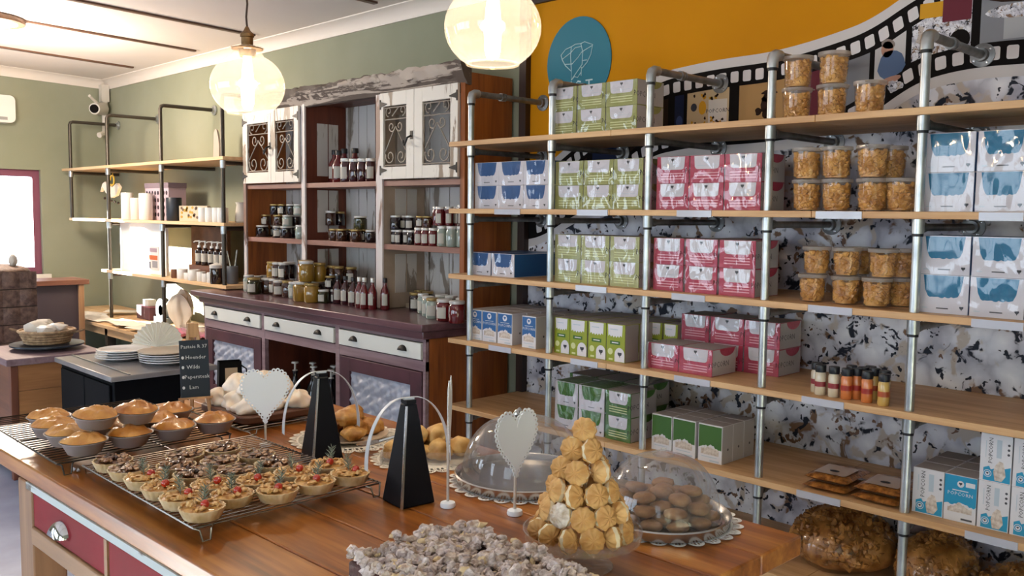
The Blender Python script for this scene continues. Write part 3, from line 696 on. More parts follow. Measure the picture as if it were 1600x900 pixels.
def snack(col, stripe, w, h, d, sidecol, white=None, top=None):
    B = Box(w, h, d, col, top=top or c_grey, side=sidecol); white = white or f_white
    B.poly([(.12, .985), (.14, .60), (.17, .53), (.22, .50), (.78, .50), (.83, .53), (.86, .60), (.88, .985)], white)
    B.rect(.22, .78, .625, .64, silver, 2); B.emblem(.5, .85, h*.15, mud); B.rect(.42, .58, .72, .735, silver, 2)
    for v in (.34, .24, .14): B.rect(.14, .86, v, v+.035, stripe)
    B.shalf(d*.62, .06, col); B.stext('POPCORN', d*.28, .42, .034, ink); B.b.smooth = .3; return B.b
def tray(col, w, h, d, sidecol, jag=True):
    B = Box(w, h, d, f_white, top=col, side=sidecol); R = random.Random(3)
    P = [(.10, .985), (.145, .60), (.2, .45)]
    P += [(.2+.6*i/14, .42+R.uniform(-.02, .02)) for i in range(1, 14)] + [(.8, .45), (.855, .60), (.90, .985)]
    B.poly(P, col); B.rect(.38, .62, .12, .15, ink, 2); B.rect(.09, .2, .12, .145, silver, 2); B.emblem(.88, .16, h*.11, mud); B.b.smooth = .3; return B.b
def carton(col, w, h, d, txt=True, side=None):
    """tall popcorn carton: coloured upper part, popcorn heap below, round emblem and lettering"""
    B = Box(w, h, d, card_w, top=c_grey, side=side or c_side)
    B.poly([(.02, .97), ]+[(u, v) for u, v in wavy(B, .02, .98, .36, .10, 5)]+[(.98, .97)], col)
    if txt:
        B.disc(.5, .84, w*.15, card_w); B.emblem(.5, .84, w*.16, col); B.text('POPCORN', .5, .60, w*.19, card_w); B.rect(.2, .8, .68, .70, silver, 2)
    B.poly([(.12, .2)]+wavy(B, .12, .88, .36, .06, 9)+[(.88, .2)], popc_p, 2); B.rect(.16, .8, .13, .15, silver, 2); B.rect(.5, .9, .03, .07, silver, 2)
    B.b.poly([(d*.55+.006*cos(a), -w/2-.0009, h*.36+.006*sin(a)) for a in [2*pi*i/8 for i in range(8)]], ink); B.b.smooth = .3; return B.b
def spotted(w, h, d):
    B = Box(w, h, d, card_olive, top=c_grey, side=c_grey); R = random.Random(8)
    B.poly([(.07, .985), (.09, .80)]+[(.10+.74*i/10, .70+.05*((i % 2)*2-1)*.5-.03*sin(pi*i/10)) for i in range(11)]+[(.86, .80), (.87, .985)], card_w)
    B.rect(.2, .62, .85, .875, silver, 2); B.rect(.2, .75, .46, .56, card_gr, 1); B.rect(.3, .66, .50, .525, card_w, 2)
    B.disc(.22, .27, w*.14, lime_l); B.poly([(.46, .015), (.46, .2)]+[(.73+.27*cos(a), .2+.19*sin(a)) for a in [pi-pi*i/10 for i in range(11)]]+[(1, .2), (1, .015)], card_w); B.emblem(.74, .2, w*.24, mud)
    B.rect(.14, .36, .04, .09, lime_l, 2); B.b.smooth = .3; return B.b
def sideways(w, h, d, front):
    """carton lying with its print turned: white with a blue popcorn corner, or the blue face"""
    if front:
        B = Box(w, h, d, card_w, top=c_grey, side=c_side)
        B.poly([(0, .99)]+wavy(B, 0, 1, .36, .05, 12)+[(1, .99)], card_teal); B.disc(.5, .82, w*.11, card_w); B.emblem(.5, .82, w*.11, mud); B.rect(.66, .95, .78, .88, card_w, 2)
        B.text('POPCORN', .5, .60, w*.17, card_w); B.rect(.25, .75, .67, .69, card_w, 2); B.poly([(.12, .2)]+wavy(B, .12, .88, .32, .08, 4)+[(.88, .2)], popc_p, 2); B.rect(.55, .9, .05, .09, ink, 2)
    else:
        B = Box(w, h, d, card_w, top=c_grey, side=c_side)
        B.poly([(.12, .02), (.12, .28), (.3, .33), (.36, .26), (.5, .30), (.62, .36), (.72, .30), (.98, .36), (.98, .02)], card_teal)
        B.poly([(.5, .04), (.44, .22), (.5, .36), (.62, .46), (.74, .44), (.8, .3), (.84, .16), (.72, .04)], popc_p, 2)
        B.disc(.26, .17, w*.13, card_w, 2); B.disc(.26, .17, w*.11, card_teal, 3); B.disc(.26, .17, w*.075, card_w, 4); B.emblem(.26, .17, w*.08, mud, 5)
        B.text('POPCORN', .34, .66, w*.19, ink, 3, pi/2); B.rect(.17, .19, .5, .85, silver, 2); B.rect(.52, .68, .52, .9, silver, 1)
        for k in range(3): B.disc(.9, .62+.10*k, w*.045, ink, 2, 8)
    B.b.smooth = .3; return B.b
PROTO = {}
def put_box(key, mb, x, y, z, label, cat, group, name, rz=0):
    if key not in PROTO: PROTO[key] = mb().mesh(name, flat=True)
    o = bpy.data.objects.new(name, PROTO[key]); COL.objects.link(o); o.location = (x, y, z); o.rotation_euler = (0, 0, rz)
    return tag(o, label, cat, group)
SH = ['top shelf', 'second shelf', 'third shelf', 'fourth shelf', 'fifth shelf', 'lowest shelf']
def grid(key, maker, cols, row, h, n, d, what, cat, group, name, X=3.297, py=330, jitter=.003):
    """cols = pixel spans of the fronts; n boxes high, columns side by side, one box deep"""
    for i, (a, b) in enumerate(cols):
        ya, yb = atx(a, py, X).y, atx(b, py, X).y; w = (ya-yb); yc = (ya+yb)/2
        for k in range(n):
            pos = ('' if len(cols) == 1 else '%s column, ' % ORD[i])+('lower' if k == 0 else 'upper') if n > 1 else '%s from left' % ORD[i]
            kk = '%s%.2f' % (key, round(w, 2)); ww = round(w, 2)-.001
            bo = put_box(kk, lambda: maker(ww), X+random.uniform(0, jitter), yc, top[row]+.0008+k*(h+.0012), '%s, %s, %s' % (what, pos, SH[row]), cat, group, name, random.uniform(-.012, .012))
            add_wrap(bo, ww, h, {'te': .0022, 'bl': .0020, 'bm': .0024, 'gw': .002, 'pl': .0045}.get(key, .0036), (i*2+k) % 4)
snk = lambda f, st, sd, h, d: (lambda w: snack(f, st, w, h, d, sd))
H1b = .122
# top shelf
grid('ot', snk(f_olive, lime_l, c_side, .114, .20), ((862, 900), (902, 945), (947, 994)), 0, .114, 2, .20, 'olive green snack box with a white tab panel', 'box', 'olive green snack boxes on the top shelf', 'snack_box', X=3.299, py=180)
grid('ot', snk(f_olive, lime_l, c_side, .114, .20), ((938, 985),), 0, .114, 2, .20, 'olive green snack box behind the front row', 'box', 'olive green snack boxes on the top shelf', 'snack_box', X=3.522, py=180)
# second shelf
grid('bl', lambda w: tray(f_navy, w, .122, .2, f_navy), ((742, 779), (780, 817), (818, 855)), 1, .122, 2, .2, 'white snack box with a deep blue window panel', 'box', 'blue and white snack boxes on the second shelf', 'snack_box', py=290)
grid('ol', snk(f_olive, lime_l, c_side, .116, .20), ((867, 911), (912, 957), (958, 1004)), 1, .116, 2, .2, 'olive green shrink-wrapped snack box', 'box', 'olive green snack boxes on the second shelf', 'snack_box', py=290)
grid('pk', snk(f_pink, rose_l, c_side, .116, .19), ((1026, 1075), (1077, 1130), (1132, 1189)), 1, .116, 2, .19, 'pink shrink-wrapped snack box with a white panel', 'box', 'pink snack boxes on the second shelf', 'snack_box', py=290)
grid('pk', snk(f_pink, rose_l, c_side, .116, .19), ((1118, 1168),), 1, .116, 2, .19, 'pink snack box half hidden behind a post', 'box', 'pink snack boxes on the second shelf', 'snack_box', X=3.503, py=290)
grid('te', lambda w: tray(f_blue, w, .136, .2, f_navy), ((1442, 1522), (1525, 1606)), 1, .136, 2, .2, 'large white snack box with a turquoise panel', 'box', 'turquoise and white snack boxes on the second shelf', 'snack_box', py=280)
# third shelf
grid('bm', lambda w: tray(f_navy, w, .122, .4, f_navy), ((733, 766), (768, 803)), 2, .122, 1, .4, 'long blue snack box with a white lower front', 'box', 'blue snack boxes on the third shelf', 'snack_box', py=410)
grid('pl', snk(f_lolive, lime_l, c_side, .116, .2), ((866, 907), (908, 951), (953, 998)), 2, .116, 2, .2, 'pale olive snack box in glinting shrink-wrap', 'box', 'pale olive snack boxes on the third shelf', 'snack_box', py=410)
grid('pk', snk(f_pink, rose_l, c_side, .116, .19), ((1020, 1067), (1070, 1120), (1123, 1180)), 2, .116, 2, .19, 'pink snack box with white panel and red stripes', 'box', 'pink snack boxes on the third shelf', 'snack_box', py=420)
grid('pk', snk(f_pink, rose_l, c_side, .116, .19), ((1112, 1162),), 2, .116, 2, .19, 'pink snack box behind the front row', 'box', 'pink snack boxes on the third shelf', 'snack_box', X=3.503, py=420)
grid('te', lambda w: tray(f_blue, w, .136, .2, f_navy), ((1435, 1514), (1517, 1602)), 2, .136, 2, .2, 'large white snack box with turquoise top panel', 'box', 'turquoise and white snack boxes on the third shelf', 'snack_box', py=440)
# fourth shelf: cartons of popcorn, deep rows
def rowdeep(key, maker, cols, row, X0, d, n, what, group, py, cat='carton', name='popcorn_carton'):
    for i, (a, b) in enumerate(cols):
        ya, yb = atx(a, py, X0).y, atx(b, py, X0).y; w = ya-yb
        for k in range(n if isinstance(n, int) else n[i]):
            kk = '%s%.2f' % (key, round(w, 2)); ww = round(w, 2)-.001
            lab = '%s, column %s, %s, %s' % (what, ORD[i], 'in front' if k == 0 else ORD[k]+' row', SH[row])
            put_box(kk, lambda: maker(ww), X0+k*(d+.003)+random.uniform(0, .004), (ya+yb)/2, top[row]+.0008, lab, cat, group, name, random.uniform(-.015, .015))
rowdeep('cb', lambda w: carton(card_bl, w, .165, .105), ((731, 752), (754, 775), (777, 800), (815, 837)), 3, 3.297, .105, 4, 'tall blue and white popcorn carton', 'blue popcorn cartons on the fourth shelf', 520)
rowdeep('co', lambda w: spotted(w, .178, .105), ((866, 889), (890, 917), (919, 946), (948, 976)), 3, 3.297, .105, 4, 'olive carton with a white spotted print', 'olive spotted cartons on the fourth shelf', 530)
rowdeep('co', lambda w: spotted(w, .178, .105), ((1012, 1034), (1036, 1058)), 3, 3.505, .105, 1, 'olive carton beside the pipe post', 'olive spotted cartons on the fourth shelf', 530)
grid('pk', snk(f_pink, rose_l, c_side, .116, .19), ((1011, 1059), (1061, 1112)), 3, .116, 1, .19, 'pink snack box standing at the board edge', 'box', 'pink snack boxes on the fourth shelf', 'snack_box', X=3.297, py=560)
grid('pk', snk(f_pink, rose_l, c_side, .116, .19), ((1063, 1107), (1110, 1160), (1163, 1217)), 3, .116, 2, .19, 'pink snack box set back against the wall', 'box', 'pink snack boxes on the fourth shelf', 'snack_box', X=3.52, py=540)
# fifth shelf
grid('gw', lambda w: tray(f_green, w, .116, .2, f_green), ((866, 902), (904, 944)), 4, .116, 2, .2, 'white snack box with a green window panel', 'box', 'green and white snack boxes on the fifth shelf', 'snack_box', py=640)
grid('gr', snk(f_green, lime_l, c_side, .116, .2), ((946, 985),), 4, .116, 2, .2, 'dark green snack box with a white panel', 'box', 'green snack boxes on the fifth shelf', 'snack_box', py=640)
grid('gr', snk(f_green, lime_l, c_side, .116, .2), ((890, 928), (930, 968), (970, 1008)), 4, .116, 2, .2, 'dark green snack box in the back row', 'box', 'green snack boxes on the fifth shelf', 'snack_box', X=3.512, py=620)
rowdeep('cg', lambda w: carton(card_gr, w, .165, .085, False), ((1018, 1048), (1050, 1086), (1090, 1128)), 4, 3.299, .085, 3, 'tall green carton with a popcorn heap print', 'green popcorn cartons on the fifth shelf', 690)
def side_put(key, a, b, k, front, row, X, lab, h=.165, n=3):
    ya, yb = atx(a, 740, X).y, atx(b, 740, X).y; w = round(ya-yb, 3)-.001
    for q in range(n):
        put_box('sw%s%d' % (key, front), lambda: sideways(w, h, .105, front), X+q*.108, (ya+yb)/2, top[row]+.0008+k*(h+.0012), lab+(', in front' if q == 0 else ', %s row' % ORD[q]), 'carton', 'turquoise popcorn cartons on the fifth shelf', 'popcorn_carton')
side_put('a', 1427, 1476, 0, False, 4, 3.30, 'white popcorn carton with sideways lettering beside the post')
side_put('b', 1477, 1528, 0, True, 4, 3.30, 'turquoise popcorn carton facing forward')
for k in (0, 1):
    s = 'lower' if k == 0 else 'upper'
    side_put('c', 1530, 1580, k, False, 4, 3.30, 'white and turquoise popcorn carton, %s of the left stack' % s, n=2)
    side_put('d', 1582, 1634, k, False, 4, 3.30, 'white and turquoise popcorn carton, %s in the cut-off stack' % s, n=2)

# ------------------------------------------------------------------ tubs of popcorn
tubm = clear('tub_plastic', (.99, .97, .95), .72, .06, .05, (.9, .86, .8)); lidm = clear('tub_lid', (.95, .93, .9), .6, .12, .35, (.8, .74, .68))
kern = pbr('kernel_gold', '#c9903c', .4, coat=.25, var=(22, '#ad742a', '#dda95a')); kern2 = pbr('kernel_pale', '#d9b474', .45, coat=.2, var=(22, '#c79d58', '#e6c88e'))
def tub_proto(r, h, m, seed):
    random.seed(seed)
    b = MB(); b.lathe([(r*.88, .001), (r*.9, .004), (r, h-.006), (r*1.03, h-.006), (r*1.03, h)], tubm, 28); b.smooth = .4
    b.f = [f for f in b.f if len(f) == 4] + [f for f in b.f if len(f) > 4][:1]; b.k = b.k[:len(b.f)]
    t = obj('popcorn_tub', b); tag(t, 'clear tub of popcorn', 'tub')
    b = MB(); b.lathe([(r*1.05, h-.010), (r*1.07, h-.008), (r*1.07, h+.003), (r*.98, h+.004), (r*.96, h+.001), (0, h+.001)], lidm, 28)
    T = Matrix.Rotation(2.2, 4, 'Z'); b.box(r*1.02, r*1.2, -.008, .008, h-.004, h-.001, lidm, T); obj('lid', b, t)
    b = MB(); b.lathe([(r*.72, .004), (r*.76, h*.5), (r*.78, h-.02), (0, h-.018)], m, 16)
    s = .0112
    for _ in range(int(1.7*pi*r*2*h/(s*s*3.1))):
        a = random.random()*2*pi; z = random.uniform(.0145, h-.016); q = r*(.88+.1*z/h)-s*1.05
        b.blob((q*cos(a), q*sin(a), z), s*random.uniform(.8, 1.1), m, 1, .2, (1, 1, random.uniform(.85, 1.1)))
    stuff(obj('popcorn', b, t)); return t
tA, tB, tC = Once(tub_proto(.062, .150, kern2, 1)), Once(tub_proto(.056, .119, kern, 2)), Once(tub_proto(.052, .105, kern, 3))
def tubs2(P, row, X, lo, hi, dz, g, what):
    for k, L in ((0, lo), (1, hi)):
        for i, (px, py, dx) in enumerate(L):
            y = atx(px, py, X+dx).y
            P.put((X+dx, y, top[row]+.0008+k*dz), random.random()*6, '%s, %s layer %s, %s' % (what, 'upper' if k else 'bottom', ORD[i], SH[row]), g)
tubs2(tB, 0, 3.36, [(1245, 155, 0), (1300, 155, 0), (1359, 150, 0)], [(1247, 110, 0), (1303, 100, 0)], .1245, 'popcorn tubs on the top shelf', 'clear tub of pale caramel popcorn')
tubs2(tB, 1, 3.36, [(1261, 305, .006), (1307, 305, 0), (1363, 305, 0), (1409, 305, .02), (1400, 300, .14)], [(1261, 258, .006), (1307, 258, 0), (1363, 258, 0), (1392, 258, .10)], .1245, 'popcorn tubs on the second shelf', 'clear lidded tub of golden popcorn')
tubs2(tC, 2, 3.36, [(1269, 455, 0), (1321, 455, 0), (1370, 455, 0), (1330, 450, .12), (1408, 455, .09)], [(1276, 410, .02), (1323, 410, .02), (1380, 410, .02), (1343, 405, .13), (1408, 410, .09)], .109, 'popcorn tubs on the third shelf', 'small clear tub of caramel popcorn')

# ------------------------------------------------------------------ spice jars on the fourth shelf
blk_cap = pbr('spice_cap', '#15181f', .4)
def spice_proto(c, band, key):
    m = pbr('spice_'+key, c, .25, coat=.6); bm = pbr('spice_band_'+key, band, .4)
    b = MB(); b.lathe([(.019, 0), (.021, .004), (.021, .082), (.018, .088), (.018, .092)], m, 18); t = obj('spice_jar', b); tag(t, 'spice jar', 'jar')
    b = MB(); b.lathe([(.0213, .034), (.0213, .054)], bm, 18); b.f = [f for f in b.f if len(f) == 4]; b.k = b.k[:len(b.f)]
    obj('label', b, t)
    b = MB(); b.lathe([(.0195, .090), (.0205, .092), (.0205, .116), (.0195, .118), (0, .118)], blk_cap, 18); obj('cap', b, t); return Once(t)
sp = [spice_proto('#c9bca4', '#8c2f35', 'garlic'), spice_proto('#c8743c', '#9c2a1c', 'chilli'), spice_proto('#c9a45a', '#a3481f', 'mustard')]
for i, (px, py, x, k) in enumerate(((1275, 610, 3.34, 0), (1281, 616, 3.30, 0), (1302, 618, 3.30, 0), (1322, 620, 3.295, 1), (1338, 618, 3.33, 1), (1354, 623, 3.295, 1), (1380, 628, 3.285, 2),
                                    (1330, 600, 3.38, 1), (1348, 603, 3.375, 1), (1366, 603, 3.38, 2), (1360, 595, 3.42, 1), (1382, 605, 3.36, 2))):
    p = atx(px, py, x); sp[k].put((x, p.y, top[3]+.0008), 0, 'black-capped %s spice jar, %s in the spice group, fourth shelf' % (('cream', 'orange', 'yellow')[k], ORD[i]), 'spice jars on the fourth shelf')

# ------------------------------------------------------------------ flat bags on the fifth shelf, big sacks on the lowest
bagm = pbr('bag_label', '#b79f8c', .35, coat=.6); brit = pbr('brittle', '#8a5527', .35, coat=.7, var=(55, '#6f3f18', '#b77a3c'), bmp=(70, .6))
def flatbag(w, d, h):
    b = MB(); N = 14; v = []
    for k in (0, 1):
        for j in range(N+1):
            for i in range(N+1):
                u, q = i/N*2-1, j/N*2-1; e = (1-abs(u)**5)*(1-abs(q)**5); z = h/2+(k*2-1)*h/2*e**.6+random.uniform(-.0015, .0015)*(k)
                v.append((q*d/2, u*w/2, max(z, 0)))
    n = N+1; f = [(k*n*n+j*n+i, k*n*n+j*n+i+1, k*n*n+(j+1)*n+i+1, k*n*n+(j+1)*n+i) for k in (0, 1) for j in range(N) for i in range(N)]
    b.add(v, f, brit); t = obj('snack_bag', b); tag(t, 'flat bag', 'bag')
    c = MB(); n = 8; v = [(q*d*.30-.01, u*w*.36, h*.985+.0022) for q in (-1, 1) for u in (-1, 1)]
    c.add(v, [(0, 1, 3, 2)], bagm); c.poly([(-.03+.014*cos(a), .02*sin(a), h+.0036) for a in [2*pi*i/10 for i in range(10)]], mud)
    obj('label', c, t); return Once(t)
fb = flatbag(.175, .24, .028)
for i, (px, py) in enumerate(((1289, 755), (1369, 775))):
    for k in (0, 1):
        X = 3.385; y = atx(px, py, X-.1).y; fb.put((X+.006*k, y, top[4]+.001+k*.0345), random.uniform(-.06, .06), 'flat clear bag of nut brittle, %s of the %s pair on the fifth shelf' % (('lower', 'upper')[k], ('left', 'right')[i]), 'brittle bags on the fifth shelf')
sackm = pbr('popcorn_sack', '#a06a32', .45, coat=.2, var=(22, '#80501f', '#c08a4a')); crinkle = clear('cellophane', (.97, .95, .93), .72, .12, edge=.35)
def sack(y, x, ry, rx, rz, lab, seed):
    random.seed(seed); b = MB(); b.blob((0, 0, rz*.5), 1, sackm, 3, .10, (rx, ry, rz*.62)); b.v = [(p[0], p[1], max(p[2], 0.001)) for p in b.v]
    for _ in range(620):
        a = random.random()*2*pi; e = random.uniform(-.5, 1.5); q = (rx*cos(e)*cos(a), ry*cos(e)*sin(a), rz*.5+rz*.61*sin(e))
        if q[2] > .01: b.blob(q, random.uniform(.011, .016), sackm, 1, .3)
    t = obj('popcorn_sack', b); t.location = (x, y, top[5]+.001); tag(t, lab, 'bag', 'clear sacks of popcorn on the lowest shelf')
    c = MB(); c.blob((0, 0, rz*.5), 1, crinkle, 3, .07, (rx*1.06, ry*1.06, rz*.70)); c.v = [(p[0], p[1], max(p[2], .0015)) for p in c.v]
    c.add([(-rx*.9, ry*.5, .03), (-rx*1.25, ry*.9, .03), (-rx*1.1, ry*1.25, .05), (-rx*.7, ry*.95, .09)], [(0, 1, 2, 3)], crinkle); obj('cellophane', c, t); return t
sack(1.63, 3.56, .20, .20, .20, 'big clear sack of popcorn on the lowest shelf nearest the table', 4)
sack(1.25, 3.56, .135, .18, .19, 'big clear sack of popcorn on the lowest shelf behind the pipe post', 5)
sack(.95, 3.53, .135, .18, .16, 'big clear sack of popcorn on the lowest shelf at the picture edge', 6)
random.seed(11)
# ------------------------------------------------------------------ jars in the dresser
lab_m = pbr('paper_label', '#b3aea2', .55); lid_g = pbr('lid_gold', '#b59b62', .3, .7); lid_w = pbr('lid_white', '#d5d3cd', .35, .3); lid_k = pbr('lid_black', '#17151a', .4)
def jm(k, c): return mat('jar_'+k, c, .12, coat=.8)
JC = {'dark': jm('dark', '#170d12'), 'brown': jm('brown', '#3a1f12'), 'red': jm('red', '#5c0f14'), 'olive': jm('olive', '#2f3016'), 'amber': jm('amber', '#a55a17'), 'honey': jm('honey', '#8d6a20'), 'pale': jm('pale', '#8f9a90'), 'wine': jm('wine', '#370a12')}
LC = {'g': lid_g, 'w': lid_w, 'k': lid_k}
JP = {}
def jar(kind, col, lid, r, h, label=True):
    key = (kind, col, lid, r, h, label)
    if key in JP: return JP[key]
    b = MB(); m = JC[col]
    if kind == 'bottle':
        prof = [(r*.92, 0), (r, .005), (r, h*.52), (r*.85, h*.62), (r*.42, h*.76), (r*.36, h*.9), (r*.4, h*.91), (0, h*.91)]; lr, lh0, lh1 = r*.46, h*.86, h
    else:
        prof = [(r*.93, 0), (r, .005), (r, h*.76), (r*.84, h*.84), (r*.8, h*.9), (0, h*.9)]; lr, lh0, lh1 = r*.9, h*.86, h
    b.lathe(prof, m, 18); t = obj('glass_bottle' if kind == 'bottle' else 'glass_jar', b); tag(t, 'jar', 'bottle' if kind == 'bottle' else 'jar')
    b = MB(); b.lathe([(lr, lh0), (lr*1.03, lh0+.002), (lr*1.03, lh1-.002), (lr*.97, lh1), (0, lh1)], LC[lid], 18); obj('lid', b, t)
    if label:
        b = MB(); z0, z1 = h*.14, h*(.5 if kind == 'bottle' else .64); v = []; N = 7
        for i in range(N+1):
            a = pi+.62-.62*2*i/N+.55; v += [((r+.0006)*cos(a), (r+.0006)*sin(a), z0), ((r+.0006)*cos(a), (r+.0006)*sin(a), z1)]
        b.add(v, [(2*i, 2*i+1, 2*i+3, 2*i+2) for i in range(N)], lab_m); obj('label', b, t)
    JP[key] = Once(t); return JP[key]
NM = {'dark': 'near-black', 'brown': 'brown', 'red': 'red', 'olive': 'olive green', 'amber': 'amber', 'honey': 'honey yellow', 'pale': 'pale green', 'wine': 'wine red'}
LN = {'g': 'gold', 'w': 'white', 'k': 'black'}
CNT = {}
def jars(place, base, group, rows):
    S = [[x, atx(px, py, x).y, r, round(lift, 2)] for px, py, x, col, lid, r, h, lift, kind in rows]
    for it in range(120):
        for i in range(len(S)):
            for q in range(i):
                if abs(S[i][3]-S[q][3]) < .06:
                    dx, dy = S[i][0]-S[q][0], S[i][1]-S[q][1]; d = hypot(dx, dy); m = S[i][2]+S[q][2]+.002
                    if d < m:
                        e = (m-d)/2/max(d, .001); S[i][0] += dx*e*.5; S[q][0] -= dx*e*.5; S[i][1] += dy*e; S[q][1] -= dy*e
        for p in S:
            if p[0]+p[2] > 3.43:                    # inside the hutch: stay between its uprights and in front of its back
                lo, hi = min(((3.92, 4.665), (4.735, 5.577), (5.623, 6.42)), key=lambda b: abs((b[0]+b[1])/2-p[1]))
                p[1] = min(max(p[1], lo+p[2]+.004), hi-p[2]-.004); p[0] = min(p[0], 3.775-p[2])
    for (px, py, _x, col, lid, r, h, lift, kind), (x, y, _r, _l) in zip(rows, S):
        k = (place, col, lid, kind, lift > 0); CNT[k] = CNT.get(k, -1)+1
        J = jar(kind, col, lid, r, h, col != 'honey' and (int(px*7+py) % 5 > 1 or kind == 'bottle'))
        J.put((x, y, base+lift+.0012), random.uniform(-.25, .25), '%s %s, %s %s, %s%s %s' % (NM[col], 'bottle' if kind == 'bottle' else 'jar', LN[lid], 'cap' if kind == 'bottle' else 'lid', 'stacked, ' if lift else '', ORD[CNT[k]], place), group)
j, bt = 'jar', 'bottle'
a, h = .040, .082
S2, S3, CT = 1.347, 1.747, .93
jars('on left bay open shelf', S2, 'jars on the upper shelf of the left bay',
  [(408, 365, 3.54, 'dark', 'w', .05, .088, 0, j), (424, 365, 3.66, 'dark', 'w', a, .088, 0, j), (434, 366, 3.52, 'dark', 'w', a, .088, 0, j), (447, 366, 3.53, 'dark', 'w', .045, .088, 0, j), (460, 366, 3.64, 'dark', 'w', .045, .088, 0, j), (469, 367, 3.51, 'pale', 'w', .035, .1, 0, j),
   (416, 345, 3.57, 'brown', 'g', .038, h, .089, j), (435, 345, 3.54, 'brown', 'g', .042, h, .089, j), (449, 346, 3.53, 'pale', 'w', .038, h, .089, j), (462, 346, 3.62, 'dark', 'w', .042, h, .089, j),
   (430, 325, 3.56, 'dark', 'g', .04, .08, .172, j), (441, 325, 3.58, 'dark', 'g', .038, .08, .172, j), (455, 325, 3.57, 'dark', 'w', .038, .08, .172, j), (467, 325, 3.55, 'pale', 'w', .04, .08, .172, j)])
jars('on middle bay open shelf', S2, 'jars on the upper shelf of the middle bay',
  [(500, 365, 3.66, 'brown', 'g', .036, .10, 0, j), (510, 365, 3.62, 'olive', 'g', .04, .10, 0, j), (524, 365, 3.70, 'brown', 'g', .036, .10, 0, j), (499, 340, 3.66, 'brown', 'g', .036, .10, .101, j), (510, 340, 3.62, 'brown', 'w', .04, .105, .101, j), (525, 340, 3.70, 'dark', 'g', .036, .10, .101, j),
   (522, 371, 3.52, 'brown', 'g', .038, h, 0, j), (534, 372, 3.52, 'brown', 'g', .04, h, 0, j), (547, 372, 3.60, 'brown', 'g', .04, h, 0, j), (557, 372, 3.53, 'brown', 'g', .04, h, 0, j), (568, 373, 3.60, 'dark', 'g', .04, h, 0, j), (579, 373, 3.52, 'dark', 'w', .036, h, 0, j),
   (563, 350, 3.57, 'olive', 'w', .046, .09, h+.001, j)])
jars('on right bay open shelf', S2, 'jars on the upper shelf of the right bay',
  [(613, 378, 3.51, 'dark', 'w', .026, .09, 0, j), (620, 378, 3.51, 'dark', 'w', .026, .09, 0, j), (630, 378, 3.52, 'dark', 'w', .026, .09, 0, j), (641, 379, 3.52, 'dark', 'w', .028, .09, 0, j),
   (654, 379, 3.51, 'red', 'w', .028, .108, 0, j), (665, 379, 3.51, 'red', 'w', .03, .108, 0, j), (677, 380, 3.51, 'red', 'w', .03, .108, 0, j), (691, 380, 3.52, 'pale', 'w', .032, .122, 0, j), (707, 381, 3.52, 'pale', 'w', .034, .122, 0, j), (720, 381, 3.54, 'pale', 'w', .032, .122, 0, j),
   (615, 356, 3.53, 'dark', 'w', .034, .09, .091, j), (626, 356, 3.56, 'dark', 'w', .036, .09, .091, j), (638, 356, 3.57, 'dark', 'w', .034, .09, .091, j), (657, 350, 3.54, 'brown', 'g', .03, .07, .109, j), (670, 350, 3.54, 'brown', 'g', .034, .07, .109, j),
   (680, 330, 3.56, 'red', 'w', .026, .115, .123, j), (691, 330, 3.54, 'red', 'w', .03, .115, .123, j), (703, 331, 3.57, 'red', 'w', .028, .115, .123, j), (711, 331, 3.60, 'red', 'w', .026, .115, .123, j), (721, 331, 3.54, 'brown', 'w', .026, .125, .123, j)])
jars('between the two cupboards', S3, 'red bottles and jars on the top hutch shelf',
  [(523, 280, 3.62, 'red', 'k', .045, .235, 0, bt), (530, 282, 3.55, 'red', 'k', .045, .22, 0, bt), (541, 282, 3.62, 'red', 'k', .05, .24, 0, bt), (551, 282, 3.64, 'red', 'k', .05, .24, 0, bt),
   (545, 283, 3.52, 'wine', 'w', .042, .16, 0, j), (556, 283, 3.53, 'wine', 'w', .04, .155, 0, j), (566, 283, 3.54, 'wine', 'w', .038, .155, 0, j), (575, 283, 3.55, 'wine', 'w', .038, .155, 0, j), (583, 283, 3.60, 'wine', 'w', .034, .155, 0, j)])
jars('on dresser top left end', CT, 'jars on the dresser top',
  [(389, 456, 3.40, 'pale', 'w', .042, .125, 0, j), (399, 460, 3.34, 'olive', 'g', .052, .12, 0, j), (404, 455, 3.50, 'brown', 'w', .04, .115, 0, j), (412, 455, 3.55, 'brown', 'w', .04, .115, 0, j), (416, 458, 3.42, 'brown', 'w', .045, .115, 0, j), (429, 459, 3.44, 'brown', 'w', .045, .115, 0, j), (436, 461, 3.38, 'brown', 'w', .045, .115, 0, j), (450, 461, 3.40, 'brown', 'g', .045, .118, 0, j),
   (425, 440, 3.47, 'honey', 'g', .04, .118, .119, j), (434, 440, 3.46, 'brown', 'w', .04, .118, .119, j), (444, 441, 3.44, 'dark', 'w', .042, .122, .119, j), (452, 441, 3.52, 'dark', 'w', .05, .122, .119, j)])
